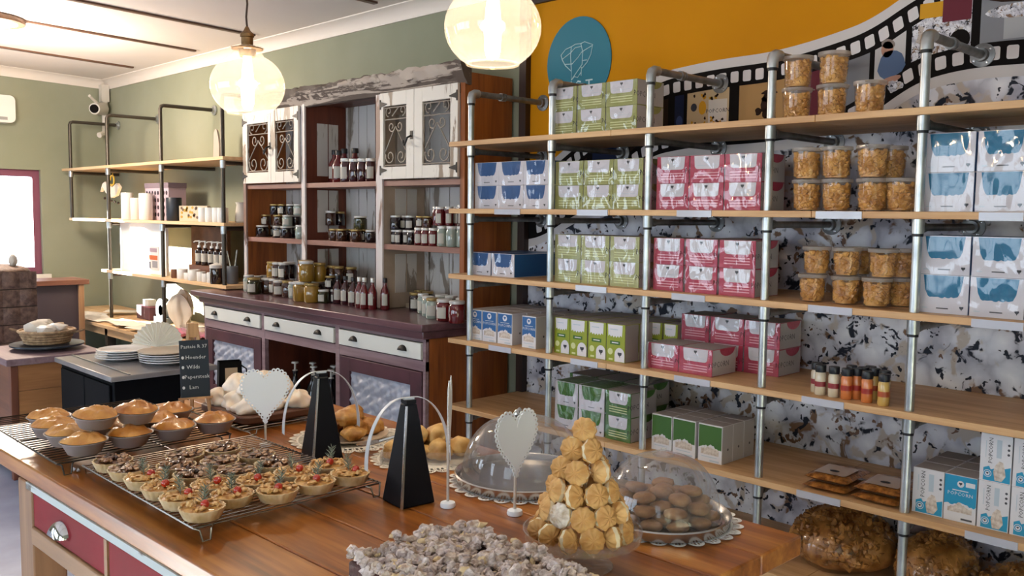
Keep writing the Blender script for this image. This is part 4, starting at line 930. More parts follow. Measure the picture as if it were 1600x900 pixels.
jars('on dresser top middle', CT, 'jars on the dresser top',
  [(462, 464, 3.40, 'pale', 'w', .042, .115, 0, j), (473, 469, 3.32, 'honey', 'w', .06, .135, 0, j), (487, 470, 3.33, 'honey', 'g', .055, .13, 0, j), (497, 460, 3.50, 'brown', 'w', .05, .12, 0, j), (510, 472, 3.38, 'olive', 'w', .04, .09, 0, j), (520, 472, 3.42, 'dark', 'w', .036, .09, 0, j), (537, 470, 3.50, 'brown', 'w', .04, .11, 0, j), (552, 470, 3.54, 'brown', 'w', .04, .11, 0, j),
   (470, 445, 3.40, 'amber', 'g', .052, .14, .137, j), (488, 445, 3.38, 'honey', 'w', .055, .14, .137, j), (503, 440, 3.45, 'honey', 'g', .05, .13, .131, j), (515, 440, 3.50, 'brown', 'g', .042, .12, .12, j), (528, 440, 3.54, 'brown', 'g', .042, .12, .12, j), (541, 440, 3.58, 'brown', 'g', .042, .12, .115, j), (516, 440, 3.44, 'dark', 'g', .038, .085, .093, j)])
jars('beside the beige divider', CT, 'sauce bottles on the dresser top',
  [(528, 475, 3.42, 'wine', 'k', .034, .19, 0, bt), (540, 477, 3.42, 'wine', 'k', .034, .19, 0, bt), (552, 477, 3.40, 'wine', 'k', .036, .19, 0, bt), (562, 479, 3.36, 'red', 'w', .029, .20, 0, bt), (571, 480, 3.36, 'red', 'w', .029, .20, 0, bt), (580, 480, 3.38, 'red', 'w', .030, .20, 0, bt), (588, 479, 3.43, 'red', 'k', .030, .20, 0, bt)])
jars('on dresser top right end', CT, 'jars at the right end of the dresser top',
  [(617, 455, 3.70, 'wine', 'w', .032, .12, .03, j), (625, 456, 3.70, 'wine', 'w', .032, .12, .03, j), (649, 480, 3.55, 'dark', 'g', .04, .115, 0, j), (656, 476, 3.68, 'dark', 'g', .04, .115, 0, j), (668, 478, 3.66, 'dark', 'g', .04, .115, 0, j), (661, 485, 3.50, 'pale', 'w', .036, .12, 0, j), (669, 490, 3.42, 'pale', 'w', .04, .12, 0, j), (676, 492, 3.37, 'pale', 'g', .042, .12, 0, j),
   (694, 496, 3.34, 'red', 'w', .048, .125, 0, j), (714, 497, 3.33, 'red', 'w', .048, .125, 0, j), (690, 480, 3.55, 'pale', 'w', .042, .12, 0, j), (705, 480, 3.55, 'pale', 'w', .042, .12, 0, j), (722, 480, 3.50, 'brown', 'w', .042, .12, 0, j)])
obj('low_step', MB().box(3.62, 3.80, 4.30, 4.66, .931, .958, beige), dr)
# syrup bottles standing in the open middle of the dresser base
def flip_proto(glass, key):
    b = MB(); b.lathe([(.034, 0), (.038, .005), (.038, .14), (.03, .18), (.014, .215), (.013, .25), (.017, .252), (.017, .262), (0, .262)], glass, 16); t = obj('swing_top_bottle', b); tag(t, 'bottle', 'bottle')
    b = MB(); b.lathe([(.014, .262), (.015, .266), (.006, .27), (.006, .30), (.020, .304), (.019, .312), (0, .314)], lid_w, 14); obj('stopper', b, t)
    b = MB(); b.lathe([(.0385, .05), (.0385, .115)], lab_m, 16); b.f = [f for f in b.f if len(f) == 4]; b.k = b.k[:len(b.f)]; obj('label', b, t); return Once(t)
fp = flip_proto(jm('syrup', '#15161b'), 'a')
for i, (x, y) in enumerate(((3.30, 5.50), (3.38, 5.40), (3.30, 5.26), (3.42, 5.20), (3.32, 5.08), (3.45, 5.02), (3.34, 4.93), (3.52, 5.12), (3.6, 5.0), (3.28, 4.84), (3.5, 4.88))):
    fp.put((x, y, .1102), i, 'dark bottle with pale stopper in the dresser base, %s from left' % ORD[i], 'dark bottles in the open dresser base', scale=1.25)

# ------------------------------------------------------------------ things on the far shelves
def simple(name, mb, label, cat, group=None, bevel=0):
    o = obj(name, mb, bevel=bevel); return tag(o, label, cat, group)
f_white2 = pbr('ceramic_white', '#dedcd6', .3, coat=.4); linen = pbr('linen', '#d8d0c2', .8); dotp = pbr('dot_print', '#b9a4ae', .6); dkdot = pbr('dot_dark', '#2d222c', .6)
b = MB(); P = [(0, 0), (.11, 0), (.115, .12), (.1, .2), (.075, .26), (.05, .27), (.02, .24), (.012, .12)]
b.prism(P, .015, pbr('grey_wash', '#a79d92', .6), Matrix(((0, 0, 1, 3.62), (-1, 0, 0, 7.33), (0, 1, 0, 1.965), (0, 0, 0, 1)))); simple('carved_board', b, 'grey upright wooden board leaning on the green wall above the corner shelf', 'board')
zb = 1.4535
b = MB(); b.box(3.46, 3.62, 7.86, 8.36, zb, zb+.33, dotp); b.box(3.455, 3.625, 7.855, 8.365, zb+.29, zb+.335, pbr('dot_lid', '#7c6a72', .6))
for r in range(4):
    for q in range(8):
        y = 7.9+q*.06; z = zb+.05+.065*r; b.prism([(.017*cos(2*pi*i/10), .019*sin(2*pi*i/10)) for i in range(10)], .003, dkdot, Matrix(((0, 0, -1, 3.4599), (-1, 0, 0, y), (0, 1, 0, z), (0, 0, 0, 1))))
simple('patterned_box', b, 'mauve box with rows of dark dots on the corner shelf', 'box')
def cyl(name, x, y, z, r, h, m, label, cat, group=None, rim=True):
    b = MB(); b.lathe([(r*.94, 0), (r, .006), (r, h-.004), (r*.97, h), (r*.86, h), (r*.84, h-.01), (0, h-.012)], m, 18); o = simple(name, b, label, cat, group); o.location = (x, y, z); return o
for i, (y, r, h, m, w) in enumerate(((8.58, .055, .25, f_white2, 'tall white'), (8.38, .05, .2, linen, 'cream'), (8.16, .06, .24, f_white2, 'wide white'))):
    cyl('canister', 3.38, y, zb, r, h, m, '%s canister in front of the dotted box' % w, 'canister')
cyl('canister', 3.40, 7.62, zb, .065, .20, pbr('slate', '#20262f', .4), 'black canister beside the corner shelf post', 'canister')
b = MB(); b.box(3.40, 3.43, 7.00, 7.52, zb, zb+.13, pbr('print_cream', '#b5a893', .6)); R = random.Random(2)
for i in range(24): y, z = R.uniform(7.03, 7.49), zb+R.uniform(.02, .115); b.prism([(.02*cos(2*pi*k/7), .012*sin(2*pi*k/7)) for k in range(7)], .002, mat('print_mustard', '#a58428', .6) if i % 3 else mat('print_brown', '#5d4a3c', .6), Matrix(((0, 0, -1, 3.3999), (-1, 0, 0, y), (0, 1, 0, z), (0, 0, 0, 1))))
simple('printed_tray', b, 'cream tray with a mustard leaf print standing on edge on the corner shelf', 'tray')
for i, y in enumerate((6.98, 6.86, 6.74, 6.65)): cyl('cup', 3.36, y, zb, .042, .115, f_white2, 'white cup on the corner shelf, %s of the row' % ORD[i], 'cup', 'white cups on the corner shelf')
b = MB(); b.lathe([(.05, 0), (.06, .01), (.055, .08), (.045, .14), (.055, .16), (.05, .158), (0, .12)], linen, 18); b.tube([(0, .05, .13), (0, .09, .12), (0, .095, .07), (0, .055, .04)], .008, linen, 6)
o = simple('jug', b, 'white jug at the right end of the corner shelf beside the hutch', 'jug'); o.location = (3.5, 6.6, zb)
b = MB(); P = [(-.26, .06), (-.2, .11), (-.12, .05), (.02, 0), (.14, .02), (.22, .1), (.16, .14), (.05, .1), (-.05, .13), (-.13, .16), (-.2, .14)]
cl = MB(); cl.prism([(p*1.0, q) for p, q in P], .03, linen, Matrix(((0, 0, 1, 3.44), (-1, 0, 0, 9.15), (0, 1, 0, 1.66), (0, 0, 0, 1))))
bird = simple('hanging_bird', cl, 'white cloth bird with dark beads and a yellow ribbon hanging in the corner shelf', 'ornament')
b = MB()
for k in range(5): b = MB(); b.blob((3.45, 9.32-k*.085, 1.655-k*.012), .014, mat('bead', '#241a16', .4), 1, .05); obj('bead', b, bird)
b = MB(); b.tube([(3.45, 9.12+.05*cos(t), 1.83+.05*sin(t)) for t in [i*.6 for i in range(10)]], .008, mat('ribbon', '#c9a630', .6), 6); b.tube([(3.45, 9.15, 1.78), (3.45, 9.2, 1.71)], .008, mat('ribbon', '#c9a630', .6), 6); b.tube([(3.45, 9.1, 1.88), (3.45, 9.1, 1.90)], .003, mat('ribbon', '#c9a630', .6), 6); obj('ribbon', b, bird)
zc = .966
b = MB(); b.box(3.40, 3.425, 7.80, 8.82, zc, zc+.46, pbr('white_board', '#eceae4', .5)); wb = simple('white_board', b, 'white board with a taped photograph standing on the corner shelf', 'board')
b = MB(); b.box(3.395, 3.3995, 7.95, 8.22, zc+.04, zc+.25, pale); b.box(3.393, 3.395, 7.97, 8.2, zc+.13, zc+.17, flat('rust', '#b5603a')); b.box(3.393, 3.395, 7.97, 8.08, zc+.06, zc+.12, gry); b.box(3.393, 3.395, 8.12, 8.2, zc+.05, zc+.11, flat('slate', '#3e3f4a')); b.box(3.393, 3.395, 7.98, 8.2, zc+.2, zc+.235, flat('mauve', '#9a8792')); obj('photograph', b, wb)
b = MB(); b.box(3.392, 3.40, 7.86, 7.88, zc+.28, zc+.42, mblk); b.box(3.392, 3.40, 7.86, 7.885, zc+.24, zc+.26, mblk); obj('marker', b, wb)
cork = pbr('cork_board', '#6e4526', .6, var=(9, '#5f3a1f', '#7b4f2e'))
b = MB(); b.box(3.56, 3.59, 6.98, 7.64, zc, zc+.44, cork); simple('cork_board', b, 'tall brown board standing behind the pump bottles', 'board')
b = MB(); b.box(3.42, 3.54, 6.82, 7.40, zc, zc+.12, wood('crate_wood', '#4a2a18', '#6a4026', 'Y')); simple('wooden_stand', b, 'dark wooden stand carrying the pump bottles', 'stand', bevel=.004)
def pump_proto():
    b = MB(); b.lathe([(.032, 0), (.034, .004), (.034, .12), (.026, .135), (.014, .142), (.014, .15), (0, .15)], jm('pump', '#20100c'), 14); t = obj('pump_bottle', b); tag(t, 'bottle', 'bottle')
    b = MB(); b.lathe([(.016, .148), (.016, .165), (.006, .168), (.006, .195), (.012, .197), (.012, .206), (0, .207)], f_white2, 10); b.tube([(0, 0, .20), (-.03, .012, .2), (-.042, .016, .19)], .006, f_white2, 6); obj('pump', b, t)
    b = MB(); b.lathe([(.0346, .03), (.0346, .1)], lab_m, 14); b.f = [f for f in b.f if len(f) == 4]; b.k = b.k[:len(b.f)]; obj('label', b, t); return Once(t)
pp = pump_proto()
for i, y in enumerate((7.30, 7.19, 7.07, 6.97, 6.87)): pp.put((3.47, y, zc+.1205), -.2, 'brown pump bottle with a white label, %s of five on the wooden stand' % ORD[i], 'pump bottles on the corner shelf')
for i, (y, r, h) in enumerate(((7.52, .035, .075), (7.38, .045, .085), (7.26, .04, .06), (7.16, .05, .09), (7.03, .036, .08), (6.94, .036, .07), (6.86, .03, .085))):
    cyl('cosmetic_jar', 3.355, y, zc, r, h, f_white2 if i else cork, '%s small pot on the corner shelf edge, %s from the left' % ('white' if i else 'brown', ORD[i]), 'pot', 'small white pots on the corner shelf')
t = cyl('storage_jar', 3.345, 6.745, zc, .05, .125, jm('cocoa', '#2a1812'), 'dark glass jar with a white lid at the end of the corner shelf', 'jar')
b = MB(); b.lathe([(.052, .125), (.053, .128), (.053, .15), (.03, .158), (.012, .165), (0, .17)], f_white2, 16); o = obj('lid', b, t, loc=(0, 0, 0))
t = cyl('utensil_pot', 3.45, 6.68, zc, .045, .14, pbr('pot_grey', '#5a5f66', .5), 'grey pot holding two upright sticks by the hutch side', 'pot')
b = MB(); b.tube([(.01, .01, .03), (-.02, .05, .26)], .006, steel, 6); b.tube([(0, -.01, .03), (.02, -.04, .27)], .006, steel, 6); obj('stick', b, t, loc=(0, 0, 0))
b = MB(); N = 16
b.lathe([(.14*sin(t_), .3*(1-cos(t_))/2) for t_ in [pi*i/10 for i in range(11)]], pbr('grey_ware', '#57534f', .5), 20); o = simple('grey_vase', b, 'rounded dark grey vase squeezed against the hutch side', 'vase'); o.location = (3.66, 6.63, zc); o.scale = (.8, .8, 1)

# security camera in the corner
cw = pbr('camera_white', '#cfcac2', .5)
sc_ = thing('security_camera', 'white security camera mounted in the corner under the cornice', 'camera', (WX-.05, WY-.05, 2.5))
b = MB(); b.tube([(3.77, 10.12, 2.86), (3.77, 10.12, 2.42)], .032, cw, 10); b.box(3.73, 3.81, 10.09, 10.17, 2.70, 2.88, cw); obj('bracket', b, sc_)
b = MB(); b.tube([(3.73, 10.08, 2.62), (3.60, 9.95, 2.60)], [.07, .06], cw, 14); b.tube([(3.62, 9.93, 2.66), (3.52, 9.86, 2.72)], .015, cw, 8); obj('housing', b, sc_)
b = MB(); b.tube([(3.603, 9.953, 2.60), (3.592, 9.942, 2.598)], .045, mblk, 14); obj('lens', b, sc_)
b = MB(); b.tube([(3.77, 10.12, 2.44), (3.74, 10.05, 2.36), (3.66, 10.0, 2.33)], .03, cw, 8); obj('cable_box', b, sc_)
# wall unit of the air conditioner at the picture's left edge
b = MB(); P = []
for px, pz in rrect(.95, .27, .05, 4): P.append((px, pz))
b.prism(P, .2, f_white2, Matrix(((1, 0, 0, 2.38), (0, 0, -1, WY-.0), (0, 1, 0, 2.53), (0, 0, 0, 1)))); ac = simple('air_conditioner', b, 'white wall mounted air conditioner above the window at the picture edge', 'air conditioner')
ac['_o'] = (0, 0, 0)
b = MB(); b.box(1.98, 2.78, WY-.202, WY-.198, 2.42, 2.45, pbr('vent_grey', '#8e8e8c', .5)); obj('air_vent', b, ac)
# round ceiling light
cl_ = atz(-22, 40, cz(2.3)-.06); clx, cly = cl_.x, cl_.y
lt = thing('ceiling_light', 'round flush ceiling light with a brown rim at the top left', 'lamp', (clx, cly, cz(clx)-.1))
b = MB(); b.lathe([(.25, .055), (.265, .055), (.27, .065), (.265, .097), (.25, .097)], wood('light_rim', '#4f3a2b', '#6b503c'), 32, Matrix.Translation((clx, cly, cz(clx)-.1))); obj('rim', b, lt)
b = MB(); b.lathe([(0, .035), (.15, .042), (.25, .062), (.25, .08), (0, .08)], pbr('diffuser', '#fff1dc', .5, emit=10), 32, Matrix.Translation((clx, cly, cz(clx)-.1))); obj('diffuser', b, lt)
L = bpy.data.lights.new('ceiling_fill', 'POINT'); L.energy = 170; L.color = (1, .84, .68); L.shadow_soft_size = .25  # added fill light, hung below the fixture to brighten the ceiling
o = bpy.data.objects.new('ceiling_fill', L); COL.objects.link(o); o.location = (clx, cly, cz(clx)-.5)
# ------------------------------------------------------------------ low bench under the corner shelf and what lies on it
bn = thing('low_bench', 'low wooden bench running under the corner shelf along the green wall', 'bench', (3.43, 8.2, 0))
for i in range(4): obj('bench_plank', MB().box(3.06+.19*i, 3.246+.19*i, 6.66, 10.1, .47, .50, pale_pine), bn, bevel=.003)
for y in (6.75, 8.4, 10.0):
    for x in (3.12, 3.74): obj('leg', MB().box(x-.03, x+.03, y-.03, y+.03, 0, .47, iron), bn)
obj('front_rail', MB().box(3.09, 3.12, 6.7, 10.06, .40, .47, pale_pine), bn)
paper = pbr('paper', '#e6e0d2', .6); R = random.Random(5)
for i, (x, y, a) in enumerate(((3.3, 9.35, .3), (3.22, 9.0, -.2), (3.16, 8.72, .1), (3.25, 8.4, .1), (3.19, 8.2, -.1), (3.2, 8.0, .7), (3.17, 7.72, .2), (3.5, 9.1, 1.0))):
    b = MB(); N = 5; v = [((q/N-.5)*.21, (u/N-.5)*.30, .002+.012*abs(sin(q*1.3+i))*(u/N)) for u in range(N+1) for q in range(N+1)]
    b.add(v, [(u*(N+1)+q, u*(N+1)+q+1, (u+1)*(N+1)+q+1, (u+1)*(N+1)+q) for u in range(N) for q in range(N)], paper if i % 3 else linen)
    o = simple('paper_sheet', b, 'loose curled sheet of paper on the low bench, %s from the far end' % ORD[i], 'paper', 'papers on the low bench'); o.location = (x, y, .501+.004*i); o.rotation_euler = (0, 0, a)
b = MB(); b.box(3.5, 3.68, 8.42, 8.72, .501, .62, maroon); b.box(3.5, 3.68, 8.42, 8.72, .6202, .63, mat('crate_lid', '#8a5562', .5)); b.box(3.52, 3.6, 8.5, 8.62, .6303, .69, f_white2); simple('maroon_box', b, 'maroon box with a white lump on top on the low bench', 'box', bevel=.004)
b = MB(); b.lathe([(.05, -.03), (.11, -.03), (.115, 0), (.11, .03), (.05, .03), (.05, -.03)], mat('tape_body', '#4d565c', .4), 20, Matrix.Translation((0, 0, .115)) @ Matrix.Rotation(pi/2, 4, 'Y')); b.box(-.04, .04, -.13, .13, 0, .05, mat('tape_body', '#4d565c', .4)); o = simple('tape_dispenser', b, 'grey tape dispenser on the low bench beside the maroon box', 'dispenser'); o.location = (3.55, 8.22, .501)
b = MB(); b.blob((0, 0, .17), .2, mat('blue_fabric', '#1f3a66', .8), 3, .12, (.5, 1, .85)); b.v = [(p[0], p[1], max(0, p[2])) for p in b.v]; o = simple('blue_cushion', b, 'dark blue cushion propped on the low bench against the wall', 'cushion'); o.location = (3.70, 7.36, .501)
b = MB(); b.blob((0, 0, .13), .18, linen, 3, .34, (.4, 1, .95), ); b.v = [(p[0], p[1], max(0, p[2])) for p in b.v]; o = simple('white_bag', b, 'crumpled white cloth bag leaning on the blue cushion', 'bag'); o.location = (3.52, 7.79, .501)
b = MB(); N = 12; v = []
for u in range(N+1):
    for q in range(N+1): v.append(((q/N-.5)*.24, (u/N-.5)*.62, .012+.014*sin(q*1.7+u*.5)+.012*sin(u*1.9)))
b.add(v, [(u*(N+1)+q, u*(N+1)+q+1, (u+1)*(N+1)+q+1, (u+1)*(N+1)+q) for u in range(N) for q in range(N)], mat('pink_cloth', '#b06a7c', .85)); o = simple('pink_cloth', b, 'crumpled dusty pink cloth on the low bench near the dresser', 'cloth'); o.location = (3.3, 7.15, .515); o.rotation_euler = (0, 0, .2)
bowl = clear('bowl_glass', t=.7, diff=.1)
b = MB(); b.lathe([(.0, .0), (.05, 0), (.05, .006), (.012, .012), (.012, .05), (.05, .06), (.11, .10), (.12, .135), (.11, .13), (.0, .065)], bowl, 22); o = simple('glass_bowl', b, 'footed glass bowl on the low bench beside the dresser', 'bowl'); o.location = (3.2, 6.82, .501)

# black cabinet with a grey top, between the table and the corner
bc = thing('black_cabinet', 'black metal cabinet with a grey steel top carrying stacks of plates', 'cabinet', (1.88, 4.78, 0))
gtop = pbr('grey_top', '#8f8a8a', .28, .3, var=(5, '#858080', '#9a9594'))
obj('body', MB().box(1.645, 2.13, 4.39, 5.12, .03, .722, black_p), bc, bevel=.006)
obj('top', MB().box(1.62, 2.16, 4.36, 5.15, .724, .75, gtop), bc, bevel=.004)
obj('top_ridge', MB().box(1.705, 1.715, 4.362, 5.148, .7502, .756, steel), bc)
obj('door', MB().box(1.632, 1.6445, 4.42, 4.745, .06, .70, black_p), bc, bevel=.003); obj('door', MB().box(1.632, 1.6445, 4.755, 5.09, .06, .70, black_p), bc, bevel=.003)
obj('base', MB().box(1.66, 2.11, 4.41, 5.10, 0, .03, charcoal), bc)
plate_m = pbr('plate_white', '#dcdcdc', .25, coat=.5); plate_b = pbr('plate_cream', '#c9b49a', .35, coat=.3)
def plate(x, y, z, r, m, lab, g):
    b = MB(); b.lathe([(0, 0), (r*.6, 0), (r*.65, .004), (r, .018), (r, .022), (r*.63, .010), (0, .008)], m, 32); o = simple('plate', b, lab, 'plate', g); o.location = (x, y, z); return o
for k in range(4): plate(1.865+.003*k, 4.85, .751+.012*k, .135, plate_m, 'white plate in the left stack on black cabinet, %s from bottom' % ORD[k], 'plates in the left stack')
for k in range(5): plate(1.99-.002*k, 4.58, .751+.012*k, .135, plate_m if k < 4 else plate_b, '%s plate in the right stack on black cabinet, %s from bottom' % ('white' if k < 4 else 'cream', ORD[k]), 'plates in the right stack')
b = MB(); N = 30; v = [(0, 0, .01)]+[(.012*(1 if i % 2 else -1), .14*cos(pi*i/N), .02+.13*sin(pi*i/N)) for i in range(N+1)]
b.add(v, [(0, i, i+1) for i in range(1, N+1)], paper); nf = simple('napkin_fan', b, 'cream pleated paper fan standing between the plate stacks', 'napkin'); nf.location = (2.02, 4.78, .80); nf.rotation_euler = (0, .35, .75)
b = MB(); b.box(-.05, .05, -.13, .13, 0, .012, mblk); o = simple('serving_slate', b, 'thin black slate lying behind the left plate stack', 'slate'); o.location = (2.10, 4.92, .7510); o.rotation_euler = (0, 0, .3)

# pine chest with a black turntable and a basket
ch = thing('pine_chest', 'tall pine chest with a black iron latch at the left edge', 'chest', (1.74, 5.85, 0))
pine_h = wood('chest_pine', '#8a5a34', '#b5804f', 'X', 5, .5, knots=2.4)
for k in range(4): obj('front_plank', MB().box(1.555, 2.0, 5.565, 5.585, .06+.15*k, .208+.15*k, pine_h), ch, bevel=.002)
obj('carcass', MB().box(1.52, 2.0, 5.585, 6.12, .04, .66, wood('chest_side', '#6e432e', '#8d5a40', 'Y', 5)), ch)
obj('corner_post', MB().box(1.515, 1.556, 5.56, 5.60, 0, .66, wood('chest_post', '#5e3526', '#7d4a36', 'Z', 5)), ch, bevel=.003)
obj('lid', MB().box(1.49, 2.03, 5.54, 6.14, .66, .70, dk_rail), ch, bevel=.005)
b = MB(); b.box(1.925, 2.004, 5.556, 5.564, .40, .50, charcoal); b.box(1.955, 2.004, 5.548, 5.556, .43, .47, charcoal); obj('latch', b, ch, bevel=.002)
b = MB(); b.lathe([(0, 0), (.06, 0), (.06, .012), (.17, .016), (.205, .024), (.205, .034), (.17, .03), (0, .028)], pbr('slate_blue', '#26303c', .35, coat=.3), 36); o = simple('turntable', b, 'round black turntable on the pine chest under the basket', 'tray'); o.location = (1.80, 5.84, .7005)
wick = pbr('wicker_tan', '#a98a66', .7, var=(40, '#8e7152', '#bd9f7a'), bmp=(90, .5))
bk = thing('bread_basket', 'shallow tan basket filled with crumpled white cloth on the pine chest', 'basket', (1.80, 5.84, .736))
b = MB()
for k in range(5): b.lathe([(.125+.006*k, .001+.015*k), (.131+.006*k, .008+.015*k), (.127+.006*k, .015+.015*k)], wick, 26, Matrix.Translation((1.80, 5.84, .736)) @ Matrix.Rotation(.12*k, 4, 'Z'), lambda a, i: 1+.012*sin(13*a))
obj('basket_body', b, bk)
b = MB(); b.tube([(1.80+.155*cos(t_)*1.0, 5.84+.155*sin(t_), .812) for t_ in [2*pi*i/28 for i in range(28)]], .008, wick, 6, close=True); obj('rim', b, bk)
for s in (-1, 1):
    b = MB(); b.tube([(1.80-.112*s+(-.05*s)*sin(pi*i/8), 5.84+.112*s+(.05*s)*sin(pi*i/8), .80+.02*sin(pi*i/8)) for i in range(9)], .007, wick, 6); obj('handle', b, bk)
b = MB(); b.lathe([(.12, .74), (.145, .80), (0, .80)], linen, 20, Matrix.Translation((1.8, 5.84, 0)))
obj('lining', b, bk)
for i, (dx, dy, dz, r, m) in enumerate(((-.06, .02, .09, .07, linen), (.05, -.03, .085, .06, f_white2), (.0, .06, .10, .06, linen), (.08, .04, .085, .045, wick), (-.02, -.06, .085, .055, f_white2))):
    b = MB(); b.blob((0, 0, 0), r, m, 2, .2, (1, 1, .6)); o = simple('napkin_roll', b, 'crumpled cloth in the bread basket, %s' % ('pale pink at the left', 'white in the middle', 'cream at the back', 'tan at the right', 'white in front')[i], 'napkin', 'cloths in the bread basket'); o.location = (1.80+dx, 5.84+dy, .736+dz)
# wicker hamper: woven strips bulging in and out
hm = thing('wicker_hamper', 'tall brown woven hamper standing at the left picture edge', 'hamper', (1.75, 7.0, 0))
hw = pbr('hamper_wicker', '#6b5247', .6, var=(30, '#57423a', '#7d6355'), bmp=(60, .4))
obj('core', MB().box(1.49, 2.03, 6.78, 7.3, .02, 1.10, mat('hamper_core', '#3f3029', .7)), hm)
nz, nx = 9, 5
for k in range(nz):
    b = MB(); z0, z1 = .02+k*.122, .02+k*.122+.116
    for side in (0, 1):
        for i in range(nx):
            o_ = (i+k) % 2; u0, u1 = i/nx, (i+1)/nx; N = 4; v = []
            for q in range(N+1):
                for w in range(N+1):
                    d_ = .012+(.022 if o_ else .006)*sin(pi*q/N)*sin(pi*w/N)**.5
                    u = u0+(u1-u0)*q/N; z = z0+(z1-z0)*w/N
                    v.append((1.49+.54*u, 6.78-d_, z) if side == 0 else (1.49-d_, 6.78+.52*u, z))
            b.add(v, [(q*(N+1)+w, q*(N+1)+w+1, (q+1)*(N+1)+w+1, (q+1)*(N+1)+w) for q in range(N) for w in range(N)], hw)
    obj('woven_row', b, hm)
b = MB(); b.blob((1.76, 7.04, 1.105), 1, hw, 3, .03, (.30, .29, .055)); obj('lid', b, hm)
b = MB(); b.blob((1.93, 6.93, 1.185), .03, linen, 2, .1, (1, 1, 1.4)); simple('egg_ornament', b, 'small cream egg-shaped ornament on top of the wicker hamper', 'ornament')
# framed dark cabinet under the window
fc = thing('framed_cabinet', 'wooden framed cabinet with a dark front under the window', 'cabinet', (2.7, 8.7, 0))
fw_ = wood('cabinet_frame', '#6b4a33', '#94704f', 'Z', 6)
obj('body', MB().box(2.50, 2.93, 8.62, 8.95, .10, .86, pbr('dark_front', '#3c3236', .55)), fc)
obj('top', MB().box(2.44, 3.02, 8.58, 8.97, .86, .905, wood('cabinet_top', '#5a3728', '#7a4f3b', 'X', 6)), fc, bevel=.004)
for x in (2.46, 2.93): obj('frame_post', MB().box(x, x+.045, 8.59, 8.635, 0, .86, fw_), fc, bevel=.003)
obj('frame_rail', MB().box(2.505, 2.93, 8.595, 8.63, .22, .28, fw_), fc, bevel=.003)
b = MB(); b.blob((2.87, 8.612, .40), .011, chrome, 1, 0); obj('knob', b, fc)

# ------------------------------------------------------------------ pendants
glob = clear('lamp_glass', (1, .95, .86), .72, .03, .065, (1, .97, .93), edge=.3); brass = pbr('old_brass', '#7c5c34', .35, .85, var=(30, '#5f4527', '#94714a')); cord = pbr('twisted_cord', '#3c2a20', .8)
bulb = pbr('bulb_glow', '#ffe0a8', .4, emit=26)
def pendant(px, py, dist, R_, lab):
    c = Vector((0, 0, EYE))+ray(px, py)*dist; x, y, z = c
    t = thing('pendant_lamp', lab, 'lamp', (x, y, z)); T = Matrix.Translation((x, y, z)); top_ = cz(x)
    r = R_; P = []
    for i in range(15):                              # open at the foot, narrow neck on top
        a = -1.02+(1.02+1.12)*i/14; P.append((r*cos(a)*1.0, r*.87*sin(a)))
    P += [(r*.42, r*.84), (r*.38, r*.89), (r*.37, r*.94), (r*.44, r*.98), (r*.45, r*1.02), (r*.40, r*1.05)]
    b = MB(); b.lathe(P, glob, 40, T); b.f = [f for f in b.f if len(f) == 4]; b.k = b.k[:len(b.f)]; b.smooth = 1.2; g = obj('glass_globe', b, t)
    b = MB(); b.tube([(x+r*.53*cos(q), y+r*.53*sin(q), z-r*.742) for q in [2*pi*i/36 for i in range(36)]], .0035, glob, 6, close=True); obj('globe_rim', b, t)
    s = r*1.02; b = MB(); b.lathe([(.0, s-.03), (.026, s-.03), (.03, s-.012), (.028, s+.006), (.020, s+.008), (.020, s+.034), (.0235, s+.036), (.0235, s+.046), (.012, s+.056), (.005, s+.07), (0, s+.07)], brass, 20, T)
    b.lathe([(.0, s-.005), (r*.42, s-.005), (r*.42, s-.001), (0, s)], brass, 24, T); obj('lamp_holder', b, t)
    b = MB(); b.tube([(x+.002*cos(k*1.4), y+.002*sin(k*1.4), z+s+.06+(top_-z-s-.06)*k/40) for k in range(41)], .0034, cord, 6); obj('cord', b, t)
    b = MB(); b.lathe([(0, 0), (.05, 0), (.048, -.02), (.015, -.03), (0, -.03)], brass, 20, Matrix.Translation((x, y, top_+.0))); obj('ceiling_rose', b, t)
    b = MB(); b.lathe([(.0, -r*.66), (.014, -r*.63), (.02, -r*.50), (.022, -r*.1), (.018, r*.4), (.013, r*.7), (.013, s-.03)], bulb, 16, T); obj('bulb', b, t)
    L = bpy.data.lights.new('bulb_light', 'POINT'); L.energy = 25; L.color = (1, .82, .62); L.shadow_soft_size = .035
    o = bpy.data.objects.new('bulb_light', L); COL.objects.link(o); o.location = (x, y, z-.02); return t
pendant(387, 134, 3.06, .124, 'clear glass globe pendant lamp hanging in front of the left hutch cupboard')
pendant(770, 43, 2.3, .124, 'clear glass globe pendant lamp hanging nearest, cut by the top of the picture')
# ------------------------------------------------------------------ wire racks, pies and tarts
TT = .9005; wire = pbr('rack_wire', '#3a342f', .35, .8); wire_c = pbr('rack_chrome', '#9a938c', .25, .95)
def rack(x0, x1, y0, y1, label, m, n, H=.028):
    t = thing('cooling_rack', label, 'rack', ((x0+x1)/2, (y0+y1)/2, TT)); z = TT+H
    b = MB(); b.tube([(x0, y0, z), (x1, y0, z), (x1, y1, z), (x0, y1, z)], .0028, m, 6, close=True); b.tube([(x0, (y0+y1)/2, z-.004), (x1, (y0+y1)/2, z-.004)], .0022, m, 6); obj('frame', b, t)
    me = None
    for i in range(n):
        y = y0+(y1-y0)*(i+.5)/n; b = MB(); b.tube([(x0, y, z+.003), (x1, y, z+.003)], .0016, m, 5); obj('wire', b, t)
    for x in (x0+.02, x1-.02):
        for y, s in ((y0, -1), (y1, 1)):
            b = MB(); b.tube([(x-.02, y, z), (x-.012, y+s*.010, z-.003), (x-.008, y+s*.014, TT+.004), (x+.008, y+s*.014, TT+.004), (x+.012, y+s*.010, z-.003), (x+.02, y, z)], .0022, m, 6); obj('foot', b, t)
    return z+.005
